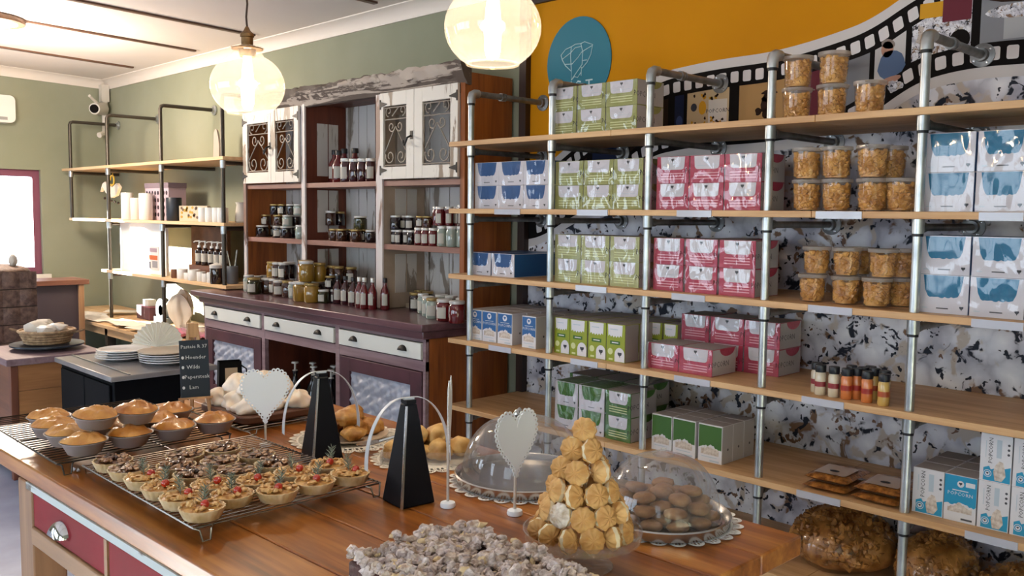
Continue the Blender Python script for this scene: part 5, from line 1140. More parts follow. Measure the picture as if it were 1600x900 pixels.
zr1 = rack(.722, 1.175, 2.30, 2.925, 'dark wire cooling rack under the golden pies', wire, 26, .03)
zr2 = rack(.765, 1.212, 1.655, 2.25, 'wire cooling rack under the tarts in the foreground', wire_c, 34)
foil = pbr('foil', '#b9b7b8', .3, .9); foil_b = pbr('foil_dull', '#aaa09d', .5, .15)
crust = pbr('pie_crust', '#c8802e', .4, coat=.2, var=(24, '#a35f1c', '#d99a4a', .3, .7), bmp=(40, .2)); crust2 = pbr('pie_crust_pale', '#cf903e', .42, coat=.18, var=(20, '#ad6c24', '#dda55a', .3, .7), bmp=(36, .25))
def pie_proto(cm, fm, seed, flute):
    R = random.Random(seed); b = MB(); n = 48
    md = (lambda a, i: 1+.028*flute*cos(24*a)*(i in (1, 2))) if flute else None
    b.lathe([(.036, 0), (.039, .002), (.053, .030), (.0575, .032), (.0575, .0335), (.050, .031)], fm, n, None, md); t = obj('pie', b); tag(t, 'pie', 'pie')
    b = MB(); ph = [R.random()*6 for _ in range(6)]; v = []; NR, NA = 9, 36
    for i in range(NR+1):
        for k in range(NA):
            a = 2*pi*k/NA; q = i/NR; r = .0535*q*(1+.03*sin(5*a+ph[0])*q)
            z = .034+.018*(1-q**2.4)+.0035*sin(3*a+ph[1]+4*q)*(.3+q)*(1-q**6)+.003*sin(11*a+ph[2]+9*q)*q*(1-q**8)+.004*sin(2*r*90*cos(a)+ph[3])*(1-q)+(.002*sin(16*a) if i == NR-1 else 0)
            v.append((r*cos(a), r*sin(a), z))
    f = [(i*NA+k, i*NA+(k+1) % NA, (i+1)*NA+(k+1) % NA, (i+1)*NA+k) for i in range(NR) for k in range(NA)]
    b.add(v, f, cm); b.smooth = 1.5; obj('crust', b, t); return Once(t)
pies = [pie_proto(crust, foil_b, 1, 0), pie_proto(crust2, foil_b, 2, 0), pie_proto(crust, foil, 3, 1), pie_proto(crust, foil_b, 5, 0)]
def relax(P, d, x0, x1, y0, y1):                     # ease neighbours apart so that no two dishes share space
    for it in range(300):
        for i in range(len(P)):
            for k in range(i):
                dx, dy = P[i][0]-P[k][0], P[i][1]-P[k][1]; q = hypot(dx, dy)
                if q < d:
                    s = (d-q)/2/max(q, .001); P[i][0] += dx*s; P[i][1] += dy*s; P[k][0] -= dx*s; P[k][1] -= dy*s
        for p in P: p[0] = min(max(p[0], x0), x1); p[1] = min(max(p[1], y0), y1)
    return P
PL = [(87, 658, 1), (100, 668, 1), (130, 678, 1), (190, 665, 0), (209, 676, 0), (250, 657, 3), (267, 669, 3), (233, 690, 3), (156, 690, 0), (176, 704, 1), (299, 688, 2)]
Q = relax([[*atz(px, py, zr1+.04)[:2]] for px, py, k in PL], .116, .80, 1.16, 2.34, 2.90)
for i, ((px, py, k), (x, y)) in enumerate(zip(PL, Q)):
    pies[k].put((x, y, zr1+.0005), random.random()*6, '%s pie in a %s foil dish, %s on the rear rack from back' % (('deep golden', 'pale glossy', 'flat golden', 'golden brown')[k], 'fluted' if k == 2 else 'dull', ORD[i]), 'pies on the rear rack')
for px, py, k, w in ((149, 648, 1, 'pale glossy pie in a foil dish stacked on others, left of two'), (212, 640, 0, 'large domed golden pie stacked on others at the back of the rear rack')):
    p = atz(px, py, zr1+.085); pies[k].put((p.x, p.y, zr1+.0535), random.random()*6, w, 'pies on the rear rack', rot=(.05, -.06, 1))
paste = pbr('short_pastry', '#d9bd8e', .6, sss=.1, var=(30, '#c8a774', '#e6d0a8')); fillb = pbr('tart_filling', '#c08438', .45, coat=.2, var=(60, '#9c6326', '#dcae66'), bmp=(60, .5)); fillm = pbr('mushroom_filling', '#5b341d', .35, coat=.4, var=(50, '#3d2113', '#7d4d2b'), bmp=(60, .5))
crumb = pbr('tart_crumb', '#dca55c', .5, var=(60, '#b67c34', '#ecca90')); mush = pbr('mushroom_slice', '#8d5f3c', .4, coat=.4, var=(60, '#5f3a22', '#b0855c')); tom = pbr('tomato', '#b02a14', .2, coat=.6, sss=.1); herb = pbr('rosemary', '#747c6c', .8, var=(60, '#626b5c', '#8a9282'))
def tart_proto(kind, seed):
    R = random.Random(seed); random.seed(seed); b = MB(); n = 60
    b.lathe([(.031, 0), (.033, .001), (.042, .021), (.0425, .0225), (.040, .0225), (.037, .017)], paste, n, None, lambda a, i: 1+.035*cos(20*a)*(i in (1, 2, 3, 4))); b.smooth = 1.0
    t = obj('tart', b); tag(t, 'tart', 'tart')
    b = MB(); v = []; NR, NA = 6, 24
    for i in range(NR+1):
        for k in range(NA):
            q = i/NR; a = 2*pi*k/NA; v.append((.039*q*cos(a), .039*q*sin(a), .0185+.005*(1-q*q)+R.uniform(-.001, .001)))
    b.add(v, [(i*NA+k, i*NA+(k+1) % NA, (i+1)*NA+(k+1) % NA, (i+1)*NA+k) for i in range(NR) for k in range(NA)], fillm if kind == 'm' else fillb); b.smooth = 1.5; obj('filling', b, t)
    b = MB()
    for _ in range(34):
        a, q = R.random()*6.3, .036*sqrt(R.random())
        if kind == 'm': b.blob((q*cos(a), q*sin(a), .0245+R.uniform(0, .004)), R.uniform(.006, .011), mush if R.random() < .7 else fillm, 1, .3, (1, .7, .35))
        else: b.blob((q*cos(a), q*sin(a), .024+R.uniform(0, .004)), R.uniform(.004, .008), crumb if R.random() < .75 else fillb, 1, .3, (1, .8, .6))
    stuff(obj('topping', b, t))
    if kind == 't':
        b = MB(); b.blob((-.010, -.012, .031), .0085, tom, 2, .02); obj('cherry_tomato', b, t)
        b = MB(); tip = Vector((.024, .006, .054)); bs = Vector((.004, .002, .024)); b.tube([bs, (bs+tip)/2+Vector((.003, 0, .002)), tip], .0009, herb, 5)
        for i in range(26):
            q = .1+.9*i/26; p = bs.lerp(tip, q); a = i*2.4; L = .015*(1.15-q*.35); d = Vector((cos(a), sin(a), .9)).normalized()*L
            b.tube([p, p+d*.5, p+d], [.0006, .0009, .0003], herb, 4)
        stuff(obj('rosemary_sprig', b, t))
    return Once(t)
tm = [tart_proto('m', 3), tart_proto('m', 4)]; tt = [tart_proto('t', 5), tart_proto('t', 6), tart_proto('t', 7)]
TM = [(166, 742), (217, 755), (255, 730), (293, 715), (335, 705), (345, 738), (298, 745), (385, 715), (410, 730), (360, 720)]
TTL = [(247, 790), (278, 803), (333, 822), (312, 785), (382, 798), (404, 768), (450, 790), (465, 765), (440, 748), (538, 768), (506, 745), (352, 778)]
Q = relax([[*atz(px, py, zr2+.02)[:2]] for px, py in TTL+TM], .0925, .80, 1.20, 1.69, 2.24)
for i, (x, y) in enumerate(Q):
    kd = 't' if i < len(TTL) else 'm'; P = tt if kd == 't' else tm; k = i if kd == 't' else i-len(TTL)
    w = 'mushroom tart with a fluted pale crust, %s of those behind' if kd == 'm' else 'fluted tart with cherry tomato and rosemary, %s of those in front'
    P[k % len(P)].put((x, y, zr2+.0004), random.uniform(-.5, .5)+.7, w % ORD[k]+', front rack', 'tarts on the front rack', 1.06)
random.seed(21)
# ------------------------------------------------------------------ chalkboard, gift bag, heart signs, fly fans
slate = pbr('chalkboard', '#1c2a36', .7); chalk = pbr('chalk', '#cfd4d6', .8); pinew = wood('easel_pine', '#a97f56', '#cfa679', 'Z', 12, .5)
cb = thing('chalkboard_easel', 'small chalkboard on a pine easel listing pies for sale', 'sign', (1.24, 2.66, TT)); rz = face(1.24, 2.66)+.12; lean = Matrix.Translation((1.24, 2.66, TT)) @ Matrix.Rotation(rz, 4, 'Z')
for pts in (((-.045, -.035, .005), (-.012, .012, .28)), ((.045, -.035, .005), (.012, .012, .28)), ((0, .065, .005), (0, .018, .28))):
    b = MB(); a_, c_ = [lean @ Vector(p) for p in pts]; b.tube([a_, c_], .0065, pinew, 4); obj('leg', b, cb)
b = MB(); b.box(-.016, .016, .004, .022, .255, .30, pinew, lean); obj('head_block', b, cb, bevel=.002)
tl = lean @ Matrix.Translation((0, -.030, .075)) @ Matrix.Rotation(-.19, 4, 'X')
b = MB(); b.box(-.05, .05, -.012, 0, -.006, .0, pinew, tl); obj('ledge', b, cb)
b = MB(); b.box(-.043, .043, -.008, -.003, 0, .175, slate, tl); bd = obj('board', b, cb, bevel=.001)
b = MB(); tw = lambda u, v: tl @ Matrix.Translation((u, -.0085, v)) @ Matrix.Rotation(pi/2, 4, 'X')
text(b, 'Pasteie R 37', .0155, chalk, tw(0, .155)); obj('chalk_writing', b, bd, True)
for s, v, u in (('Hoender', .122, .004), ('Wilds', .092, -.004), ('Pepersteak', .062, .006), ('Lam', .03, -.004)):
    b = MB(); text(b, s, .0165, chalk, tw(u, v)); obj('chalk_writing', b, bd, True); b = MB()
    b.poly([tl @ Vector((-.034+.004*cos(q), -.0085, v+.005*sin(q))) for q in [2*pi*k/8 for k in range(8)]], chalk); obj('chalk_mark', b, bd, True)
gb = thing('gift_bag', 'small black paper bag with a cream label behind the meringues', 'bag', (1.43, 2.80, TT)); T = Matrix.Translation((1.43, 2.80, TT)) @ Matrix.Rotation(face(1.43, 2.8)+.15, 4, 'Z')
b = MB(); b.add([(-.04, -.025, 0), (.04, -.025, 0), (.04, .025, 0), (-.04, .025, 0), (-.036, -.022, .145), (.036, -.022, .145), (.036, .022, .145), (-.036, .022, .145)], [(0,3,2,1), (0,1,5,4), (1,2,6,5), (2,3,7,6), (3,0,4,7)], black_p, T); obj('body', b, gb)
b = MB(); b.add([(-.018, -.0262, .075), (.022, -.0262, .075), (.022, -.0236, .125), (-.018, -.0236, .125)], [(0, 1, 2, 3)], mat('bag_tag', '#b3a28c', .6), T); b.add([(-.008, -.0266, .085), (.012, -.0266, .085), (.012, -.0262, .092), (-.008, -.0262, .092)], [(0, 1, 2, 3)], ink, T); obj('label', b, gb)
b = MB(); b.tube([T @ Vector(p) for p in ((.03, -.023, .135), (.05, -.03, .12), (.055, -.03, .07), (.058, -.03, .03))], .0025, black_p, 6); obj('cord_handle', b, gb)
signw = pbr('sign_card', '#f1f4f6', .5); rod = pbr('sign_rod', '#c3b8ac', .45)
def heart_sign(x, y, yaw, w, h, zc, lab):
    t = thing('heart_sign', lab, 'sign', (x, y, TT)); T = Matrix.Translation((x, y, TT)) @ Matrix.Rotation(yaw, 4, 'Z')
    P = []
    for i in range(60):
        a = 2*pi*i/60; u = 16*sin(a)**3/17; q = (13*cos(a)-5*cos(2*a)-2*cos(3*a)-cos(4*a))
        P.append((u*w/2, (q+2.5)/28.8*h))
    b = MB(); R90 = T @ Matrix.Translation((0, .0015, zc)) @ Matrix.Rotation(pi/2, 4, 'X')
    b.prism(P, .003, signw, R90); hb = obj('heart', b, t)
    b = MB(); L = [0]
    Q = [Vector((p[0], p[1], 0)) for p in P]; per = []; acc = 0
    pts = []; step = .0105; d = 0
    for i in range(60):
        a_, c_ = Q[i], Q[(i+1) % 60]; l = (c_-a_).length
        while d < l: pts.append(a_.lerp(c_, d/l)); d += step
        d -= l
    for p in pts:                                    # lace edging of small pierced scallops
        n = 8; ring = [(p.x*1.035+r_*cos(2*pi*k/n), p.y*1.035+r_*sin(2*pi*k/n), z_) for r_ in (.0062, .0026) for z_ in (.0008, .0022) for k in range(n)]
        f = []
        for k in range(n):
            q = (k+1) % n; f += [(n+k, n+q, 3*n+q, 3*n+k), (k, 2*n+k, 2*n+q, q), (k, q, n+q, n+k)]
        b.add(ring, f, signw, R90)
    stuff(obj('lace_edge', b, hb, True))
    b = MB(); b.tube([T @ Vector((0, .003, .012)), T @ Vector((0, .003, zc-.01))], .0032, rod, 8); obj('rod', b, t)
    b = MB(); b.lathe([(.0, 0), (.0165, 0), (.0175, .004), (.016, .010), (.006, .013), (0, .013)], signw, 20, T @ Matrix.Translation((0, .003, 0))); obj('base', b, t)
    return t
heart_sign(1.235, 2.215, face(1.235, 2.215), .128, .140, .140, 'white lace-edged heart sign on a stick in front of the meringues')
heart_sign(1.345, 1.345, face(1.345, 1.345)+.75, .118, .136, .155, 'white lace-edged heart sign on a stick in front of the left glass dome')
heart_sign(1.275, 1.484, face(1.275, 1.484)+1.50, .12, .150, .205, 'white heart sign turned edge-on, on a stick beside the right fly fan')
fanm = pbr('fan_black', '#070a11', .5, spec=.25); blade = pbr('fan_blade', '#c9ccd0', .3, coat=.5)
def fly_fan(x, y, yaw, lab, H=.225, ay=-.25):
    t = thing('fly_fan', lab, 'fan', (x, y, TT)); T = Matrix.Translation((x, y, TT)) @ Matrix.Rotation(yaw, 4, 'Z')
    TA = Matrix.Translation((x, y, TT)) @ Matrix.Rotation(ay, 4, 'Z'); a, c = .044, .014; b = MB()
    b.add([(-a, -a, 0), (a, -a, 0), (a, a, 0), (-a, a, 0), (-c, -c, H), (c, -c, H), (c, c, H), (-c, c, H)], [(0,3,2,1), (0,1,5,4), (1,2,6,5), (2,3,7,6), (3,0,4,7), (4,5,6,7)], fanm, T); obj('body', b, t, bevel=.004)
    b = MB(); e = .0035; b.add([(-a-.001, -a-.001, .001), (-a+.004, -a-.001, .001), (-c+.003, -c-.001, H-.004), (-c-.001, -c-.001, H-.004), (-a-.001, -a+.004, .001), (-c-.001, -c+.003, H-.004)], [(0, 1, 2, 3), (0, 3, 5, 4)], steel, T); obj('corner_strip', b, t)
    b = MB(); b.box(-.0125, .0125, -.0125, .0125, H, H+.008, fanm, T); obj('cap', b, t)
    for s in (-1, 1):
        b = MB(); v = []; N = 14; W2 = .0085
        for i in range(N+1):
            q = i/N*pi/2*1.04; u = s*(.012+.088*sin(q)); z = H+.012-.145*(1-cos(q)); w = W2*(.45+.75*i/N)
            v += [(u, -w, z), (u, w, z), (u+s*.0012, w, z+.0012), (u+s*.0012, -w, z+.0012)]
        f = [(4*i+k, 4*i+(k+1) % 4, 4*i+4+(k+1) % 4, 4*i+4+k) for i in range(N) for k in range(4)]
        b.add(v, f, blade, TA); b.box(-.0125 if s < 0 else 0, 0 if s < 0 else .0125, -.004, .004, H+.008, H+.013, blade, TA); b.smooth = 1; obj('blade', b, t)
    return t
fly_fan(1.268, 1.985, -.17, 'black pyramid fly fan with pale drooping blades between the tarts and the scones')
fly_fan(1.232, 1.575, -.12, 'black pyramid fly fan in the middle of the table beside the edge-on heart sign')

# ------------------------------------------------------------------ doilies, scones, meringues
doi = pbr('doily', '#e8dfcd', .8)
def doily(x, y, r, lab, m=None, n=26):
    m = m or doi; b = MB(); z0, z1 = 0, .0015
    b.lathe([(0, z0), (r*.70, z0), (r*.70, z1), (0, z1)], m, 40)
    b.lathe([(r*.80, z0), (r*.83, z0), (r*.83, z1), (r*.80, z1), (r*.80, z0)], m, 52)
    for k in range(n):
        a = 2*pi*k/n; T = Matrix.Rotation(a, 4, 'Z')
        for da in (-.5, 0, .5): b.box(r*.69, r*.81, -.0022, .0022, z0, z1, m, T @ Matrix.Rotation(da*2*pi/n*.8, 4, 'Z'))
        c = r*.83; q = pi*r*.83/n; P0 = [(c+q*1.25*cos(t_), q*sin(t_)) for t_ in [-pi/2+pi*i/8 for i in range(9)]]; P1 = [(c+q*.8*cos(t_), q*.68*sin(t_)) for t_ in [-pi/2+pi*i/8 for i in range(9)]]
        v = [(p, w, z1) for p, w in P0]+[(p, w, z1) for p, w in P1]; b.add(v, [(i, i+1, 10+i, 9+i) for i in range(8)], m, T)
        for t_ in (-.7, 0, .7): b.box(c, c+q*.95*cos(t_), -.0012, .0012, z0, z1, m, T @ Matrix.Rotation(q*.6*sin(t_)/c, 4, 'Z'))
    o = simple('paper_doily', b, lab, 'doily'); o.location = (x, y, TT); return o
scone = pbr('scone', '#c9913f', .55, var=(22, '#a9702a', '#e3bd78', .3, .7), bmp=(40, .5)); pastry = pbr('fried_pastry', '#b9772c', .5, var=(26, '#95561c', '#d8a456', .3, .7), bmp=(45, .6))
def lumps(P, m, name, what, cat, g, r0, sq, z0, sub=3, rough=.2):
    protos = []
    for s in range(3):
        random.seed(40+s+len(P)); b = MB(); b.blob((0, 0, r0*sq[2]*.93), r0, m, sub, rough, sq); b.v = [(p[0], p[1], max(p[2], 0)) for p in b.v]; b.smooth = 1.5
        protos.append(Once(simple(name, b, what, cat)))
    for i, (x, y, dz) in enumerate(P): protos[i % 3].put((x, y, z0+dz), random.random()*6, '%s, %s counted from the left' % (what, ORD[i]), g, random.uniform(.9, 1.1))
def dplate(x, y, r, m, lab, h=.012):
    b = MB(); b.lathe([(0, 0), (r*.62, 0), (r*.68, .003), (r, h), (r, h+.003), (r*.66, .006), (0, .005)], m, 36); o = simple('plate', b, lab, 'plate'); o.location = (x, y, TT+.002); return o
doily(1.455, 2.14, .175, 'round cream doily under the left plate of scones')
dplate(1.455, 2.14, .115, plate_b, 'low cream plate of scones behind the left fly fan')
lumps([(1.40, 2.16, 0), (1.435, 2.085, 0), (1.475, 2.13, 0), (1.52, 2.115, 0), (1.45, 2.20, 0), (1.51, 2.185, 0), (1.48, 2.16, .032), (1.44, 2.13, .034)], pastry, 'scone', 'golden lumpy scone on the left scone plate', 'scone', 'scones on the left plate', .036, (1, 1, .62), TT+.009)
doily(1.49, 1.83, .155, 'round cream doily under the clear tray of scones')
trayc = clear('clear_tray', t=.62, rough=.08, diff=.08, edge=.5)
b = MB(); P = [(-.12, -.075), (.12, -.075), (.12, .075), (-.12, .075)]; 
for s, (z0, z1) in enumerate(((0, .004),)): b.box(-.12, .12, -.075, .075, z0, z1, trayc)
for q in ((-.124, -.12, -.079, .079), (.12, .124, -.079, .079), (-.12, .12, -.079, -.075), (-.12, .12, .075, .079)): b.box(*q, .0, .032, trayc)
o = simple('clear_tray', b, 'clear plastic tray holding golden scones on a doily', 'tray'); o.location = (1.50, 1.82, TT+.002); o.rotation_euler = (0, 0, -.78)
lumps([(1.42, 1.87, 0), (1.46, 1.82, 0), (1.50, 1.79, 0), (1.53, 1.84, 0), (1.48, 1.88, 0), (1.56, 1.78, 0), (1.515, 1.815, .034), (1.465, 1.85, .034)], scone, 'scone', 'golden scone in the clear tray', 'scone', 'scones in the clear tray', .034, (1, 1, .66), TT+.0065)
b = MB(); T = Matrix.Rotation(.0, 4, 'Z'); b.prism([(.032*cos(2*pi*i/20), .024*sin(2*pi*i/20)) for i in range(20)], .002, steel); b.tube([(.03, 0, .002), (.09, 0, .012), (.17, .0, .014)], .004, steel, 6); o = simple('serving_spoon', b, 'steel serving spoon resting between the two scone plates', 'spoon'); o.location = (1.40, 1.965, TT+.028); o.rotation_euler = (0, -.1, -.6)
b = MB(); b.tube([(0, 0, .0), (.05, .004, .006), (.15, .01, .004)], .003, steel, 6); b.tube([(0, 0, .0), (.05, -.012, .006), (.15, -.02, .004)], .003, steel, 6); b.box(.13, .19, -.03, .012, .002, .005, steel); o = simple('cake_tongs', b, 'steel cake tongs lying behind the clear tray of scones', 'tongs'); o.location = (1.50, 1.95, TT+.005); o.rotation_euler = (0, 0, -.75)
b = MB(); b.box(-.02, .02, -.05, .05, 0, .005, galv_d); b.blob((.03, .0, .012), .02, linen, 2, .2, (1, 1, .5)); o = simple('paper_slips', b, 'small pile of slips at the far table edge behind the left scones', 'paper'); o.location = (1.57, 2.32, TT+.001); o.rotation_euler = (0, 0, .3)
# meringues on a wooden board over a wire rack
mer = pbr('meringue', '#efe0cc', .7, sss=.25, var=(14, '#e3cbae', '#f6ece0')); zr3 = rack(1.25, 1.55, 2.36, 2.74, 'wire rack carrying the board of meringues', wire_c, 12, .014)
b = MB(); b.prism(rrect(.26, .30, .03, 4), .022, pbr('dark_tray', '#55301d', .5), Matrix.Translation((1.40, 2.55, zr3))); simple('meringue_tray', b, 'dark brown tray full of meringues', 'tray', bevel=.004)
def mering(seed):
    random.seed(seed); b = MB(); N, A = 10, 30; v = []; ph = random.random()*6
    for i in range(N+1):
        q = i/N; z = .050*q**.9; r = .043*(1-q**2.4)**.62*(1 if i else .88)
        for k in range(A):
            a = 2*pi*k/A; w = 1+.13*sin(5*a+4.5*q+ph)+.10*sin(3*a-6*q+2*ph)+.05*sin(9*a+ph)
            v.append((r*w*cos(a)+.006*sin(5*q+ph), r*w*sin(a), z+.004*sin(3*a+ph+3*q)*(1 if i else 0)))
    b.add(v, [(i*A+k, i*A+(k+1) % A, (i+1)*A+(k+1) % A, (i+1)*A+k) for i in range(N) for k in range(A)]+[tuple(range(A-1, -1, -1))], mer); b.smooth = 1.3
    return Once(simple('meringue', b, 'meringue', 'meringue'))
mp = [mering(1), mering(2), mering(3)]; random.seed(31)
for i, (x, y, dz, s) in enumerate(((1.285, 2.64, 0, 1), (1.30, 2.555, 0, 1.05), (1.29, 2.465, 0, 1), (1.365, 2.66, 0, 1), (1.385, 2.57, 0, 1), (1.375, 2.475, 0, 1.05), (1.455, 2.62, 0, 1), (1.46, 2.53, 0, 1), (1.45, 2.445, 0, 1), (1.325, 2.60, .045, 1), (1.335, 2.515, .045, 1.05), (1.415, 2.60, .046, .95), (1.415, 2.505, .046, 1))):
    mp[i % 3].put((x+.03, y, zr3+.0225+dz), random.random()*6, 'pale swirled meringue, %s in the brown tray%s' % (ORD[i], ', on top' if dz else ''), 'meringues in the tray', s)

# ------------------------------------------------------------------ domes
domem = clear('dome_plastic', (.93, .94, .96), .62, .05, .16, (.62, .60, .60), edge=.4); silv = pbr('silver_tray', '#b9b6b2', .22, .95); knobm = clear('dome_knob', (1, 1, 1), .35, .05, .12)
def dome(x, y, r, h, lab, knob):
    t = thing('cake_dome', lab, 'dome', (x, y, TT+.012)); T = Matrix.Translation((x, y, TT+.012)); P = [(r*cos(a)**.72 if a < 1.57 else 0, .006+h*sin(a)) for a in [pi/2*i/14 for i in range(15)]]
    P[-1] = (0, h+.006); b = MB(); b.lathe([(r+.004, .0), (r+.004, .005)]+P, domem, 48, T); b.f = [f for f in b.f if len(f) <= 4]; b.k = b.k[:len(b.f)]; b.smooth = 1.2; obj('shell', b, t)
    b = MB()
    if knob: b.lathe([(.022, h+.004), (.024, h+.009), (.014, h+.012), (.006, h+.013), (.006, h+.018), (0, h+.02)], knobm, 20, T)
    else: 
        for k in range(5): b.blob((x+.018*cos(k*1.3), y+.022*sin(k*1.3), TT+h+.026), .009, silv, 1, .2)
        b.lathe([(.012, h+.004), (.010, h+.016), (0, h+.018)], silv, 12, T)
    obj('knob', b, t); return t
def tray_round(x, y, r, lab, m):
    b = MB(); b.lathe([(0, 0), (r*.95, 0), (r+.004, .002), (r+.009, .021), (r+.006, .0235), (r+.003, .021), (r*.97, .007), (0, .005)], m, 48); o = simple('round_tray', b, lab, 'tray'); o.location = (x, y, TT+.002); return o
doily(1.535, 1.51, .195, 'round white doily under the left glass dome', pbr('doily_white', '#ece7e1', .8))
tray_round(1.535, 1.51, .160, 'round silver tray under the left glass dome', silv)
dome(1.535, 1.51, .150, .142, 'empty clear dome with a shell-like knob behind the heart sign', False)
DRX, DRY = 1.545, 1.105
doily(1.56, 1.105, .168, 'round white scalloped doily under the right glass dome', pbr('doily_white2', '#f2eee8', .8), 24)
tray_round(DRX, DRY, .136, 'round silver tray of biscuits under the right glass dome', silv)
dome(DRX, DRY, .122, .128, 'clear dome with a flat knob covering a heap of biscuits', True)
bisc = pbr('biscuit', '#9a6a3c', .6, var=(26, '#83552c', '#b08050'), bmp=(50, .3))
P = []
for rr, n_, dz in ((.096, 11, 0), (.055, 6, 0), (.0, 1, 0), (.082, 8, .022), (.04, 5, .024), (.06, 5, .044), (.012, 2, .046)):
    for k in range(n_): a = 2*pi*k/n_+rr*31; P.append((DRX+rr*cos(a), DRY+rr*sin(a), dz))
pb = []
for s in range(2):
    random.seed(70+s); b = MB(); b.blob((0, 0, .011), .025, bisc, 2, .06, (1, 1, .46)); b.v = [(p[0], p[1], max(p[2], 0)) for p in b.v]; b.smooth = 1.5; pb.append(Once(simple('biscuit', b, 'biscuit', 'biscuit')))
random.seed(33)
for i, (x, y, dz) in enumerate(P): pb[i % 2].put((x, y, TT+.0105+dz), 0, 'plain brown biscuit under the right glass dome', 'biscuits under the right dome', rot=(random.uniform(-.12, .12), random.uniform(-.12, .12), random.random()*6))

# ------------------------------------------------------------------ glass stand with the pyramid of cream biscuits
GX, GY = 1.235, 1.06; gst = clear('stand_glass', (.97, .95, .93), .62, .04, .06, edge=.45)
st = thing('glass_cake_stand', 'footed clear glass cake stand under the pyramid of biscuits', 'stand', (GX, GY, TT)); T = Matrix.Translation((GX, GY, TT))
b = MB(); b.lathe([(0, 0), (.055, 0), (.058, .003), (.05, .009), (.02, .016), (.013, .024), (.013, .036), (.022, .044), (.04, .047), (0, .047)], gst, 36, T); b.smooth = 1; obj('foot', b, st)
b = MB(); b.lathe([(0, .048), (.09, .048), (.104, .056), (.108, .072), (.111, .072), (.107, .054), (.092, .0525), (0, .052)], gst, 44, T); b.smooth = 1; obj('dish', b, st)
ck = pbr('cream_biscuit', '#d09d58', .6, var=(28, '#b98240', '#e0b474'), bmp=(50, .25)); ck2 = pbr('sugared_biscuit', '#c9b9a4', .7, var=(60, '#a78c6c', '#e6dccf'), bmp=(70, .5)); crm = pbr('butter_cream', '#ead9b4', .6, sss=.15)
def cream_biscuit(m, seed):
    R = random.Random(seed); b = MB(); n = 40; md = lambda a, i: 1+.055*cos(10*a)*(i in (1, 2, 3))
    b.lathe([(0, -.0045), (.0155, -.0045), (.0165, .0), (.0155, .0045), (0, .0045)], crm, 24, None, lambda a, i: 1.30+.09*sin(7*a+seed)*(i in (1, 2, 3))); t = obj('cream_filling', b); 
    root = t; root.name = 'cream_biscuit'; tag(root, 'biscuit', 'biscuit')
    for s in (1, -1):
        b = MB(); v = []; NR, NA = 6, 40
        for i in range(NR+1):
            for k in range(NA):
                q = i/NR; a = 2*pi*k/NA; r = .0222*q*(1+.05*cos(10*a)*q); z = .0045+.0095*(1-q**3)+.0016*cos(10*a)*q*(1-q**4)*1.6+R.uniform(-.0003, .0003)
                v.append((r*cos(a), r*sin(a), s*z))
        b.add(v, [(i*NA+k, i*NA+(k+1) % NA, (i+1)*NA+(k+1) % NA, (i+1)*NA+k) for i in range(NR) for k in range(NA)]+[tuple(NR*NA+k for k in range(NA))], m); b.smooth = 1.1; obj('biscuit_half', b, root)
    return Once(root)
cbs = [cream_biscuit(ck, 1), cream_biscuit(ck, 2), cream_biscuit(ck2, 3)]
random.seed(12); lay = [(.080, 12, .022), (.067, 10, .058), (.052, 8, .094), (.038, 5, .131), (.021, 3, .168), (.0, 1, .203)]; ci = 0
for li, (rr, n_, dz) in enumerate(lay):
    for k in range(n_):
        a = 2*pi*(k+.5*(li % 2))/n_+.4; z = TT+.0535+dz+random.uniform(-.002, .002); x, y = GX+rr*cos(a), GY+rr*sin(a)
        if random.random() < .55: rot = Vector((cos(a), sin(a), .25)).to_track_quat('Z', 'Y').to_euler()               # face outwards
        else: rot = Vector((-sin(a)+.3*cos(a), cos(a)+.3*sin(a), random.uniform(-.2, .3))).to_track_quat('Z', 'Y').to_euler()   # on edge, cream showing
        m = 2 if random.random() < .09 else random.randint(0, 1)
        cbs[m].put((x, y, z), 0, '%s cream-filled biscuit in the pyramid, %s of tier %s from bottom' % ('sugared white' if m == 2 else 'golden ridged', ORD[k], ORD[li]), 'cream biscuits in the pyramid', rot=rot); ci += 1
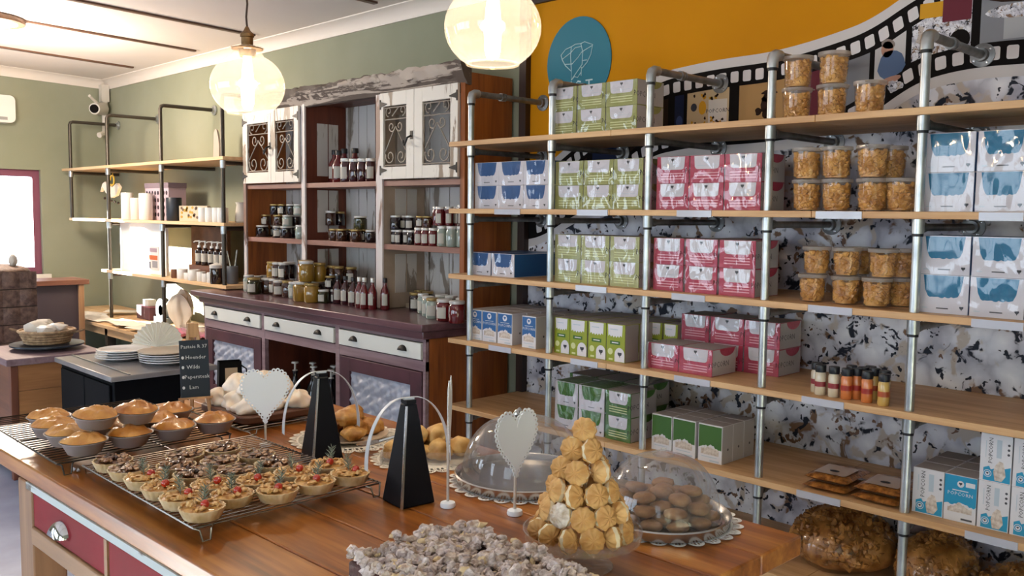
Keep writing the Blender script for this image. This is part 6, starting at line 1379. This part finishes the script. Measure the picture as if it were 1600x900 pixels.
# ------------------------------------------------------------------ nut-topped chocolate slab
choc = pbr('chocolate_cake', '#4a2a24', .6, var=(26, '#3a1f1a', '#5d3a33'), bmp=(40, .6)); nut = pbr('chopped_nut', '#c9b09a', .7, var=(90, '#a08674', '#e0cfbd'), bmp=(120, .5)); nut2 = pbr('sugared_nut', '#cfbdb6', .7, var=(90, '#ab9890', '#e2d4cd'), bmp=(120, .5)); nut3 = pbr('nut_cream', '#d8bf94', .55)
sl = thing('nut_slab', 'chocolate slab thickly topped with chopped nuts in the front of the picture', 'cake', (.915, 1.03, TT)); random.seed(5)
XS = [.81, .89, .97, 1.05]; YS = [.87, .98, 1.09, 1.20]
for i in range(3):
    for k in range(3):
        b = MB(); e = .0025; b.box(XS[i]+e, XS[i+1]-e, YS[k]+e, YS[k+1]-e, TT+.004, TT+.082+random.uniform(-.004, .004), choc); pc = obj('slice', b, sl, bevel=.005)
        b = MB()
        for _ in range(150):
            x, y = random.uniform(XS[i], XS[i+1]), random.uniform(YS[k], YS[k+1]); q = random.random(); r = random.uniform(.004, .0105)
            b.blob((x, y, TT+.083+random.uniform(0, .014)+.008*sin(x*61+y*23)*sin(y*57-x*19)), r, nut if q < .32 else nut2 if q < .93 else nut3, 2, .42, (1, random.uniform(.65, 1), random.uniform(.6, 1)))
        for _ in range(26):
            sd = random.random() < .5; x = XS[i] if sd and i == 0 else random.uniform(XS[i], XS[i+1]); y = YS[k+1]-.002 if k == 2 else random.uniform(YS[k], YS[k+1])
            if i == 0 or k == 2:
                if i == 0 and (k != 2 or sd): x = XS[0]+.001; y = random.uniform(YS[k], YS[k+1])
                b.blob((x, y, TT+random.uniform(.02, .08)), random.uniform(.003, .007), nut2, 1, .35)
        stuff(obj('nut_topping', b, pc))
b = MB(); b.prism(rrect(.30, .36, .02, 4), .004, plate_m, Matrix.Translation((( .93), 1.03, TT-.0004))); simple('cake_board', b, 'thin white board under the nut slab', 'board')
# crumbs on the table
for i, (px, py) in enumerate(((115, 737), (122, 738))):
    p = atz(px, py, TT); b = MB(); b.blob((0, 0, .006), .008, foil, 1, .3, (.6, 1, .7)); o = simple('foil_scrap', b, 'scrap of crumpled foil on the table by the racks, %s of two' % ('left', 'right')[i], 'scrap', 'foil scraps on the table'); o.location = p
for o in SC.objects:
    if '_o' in o: del o['_o']
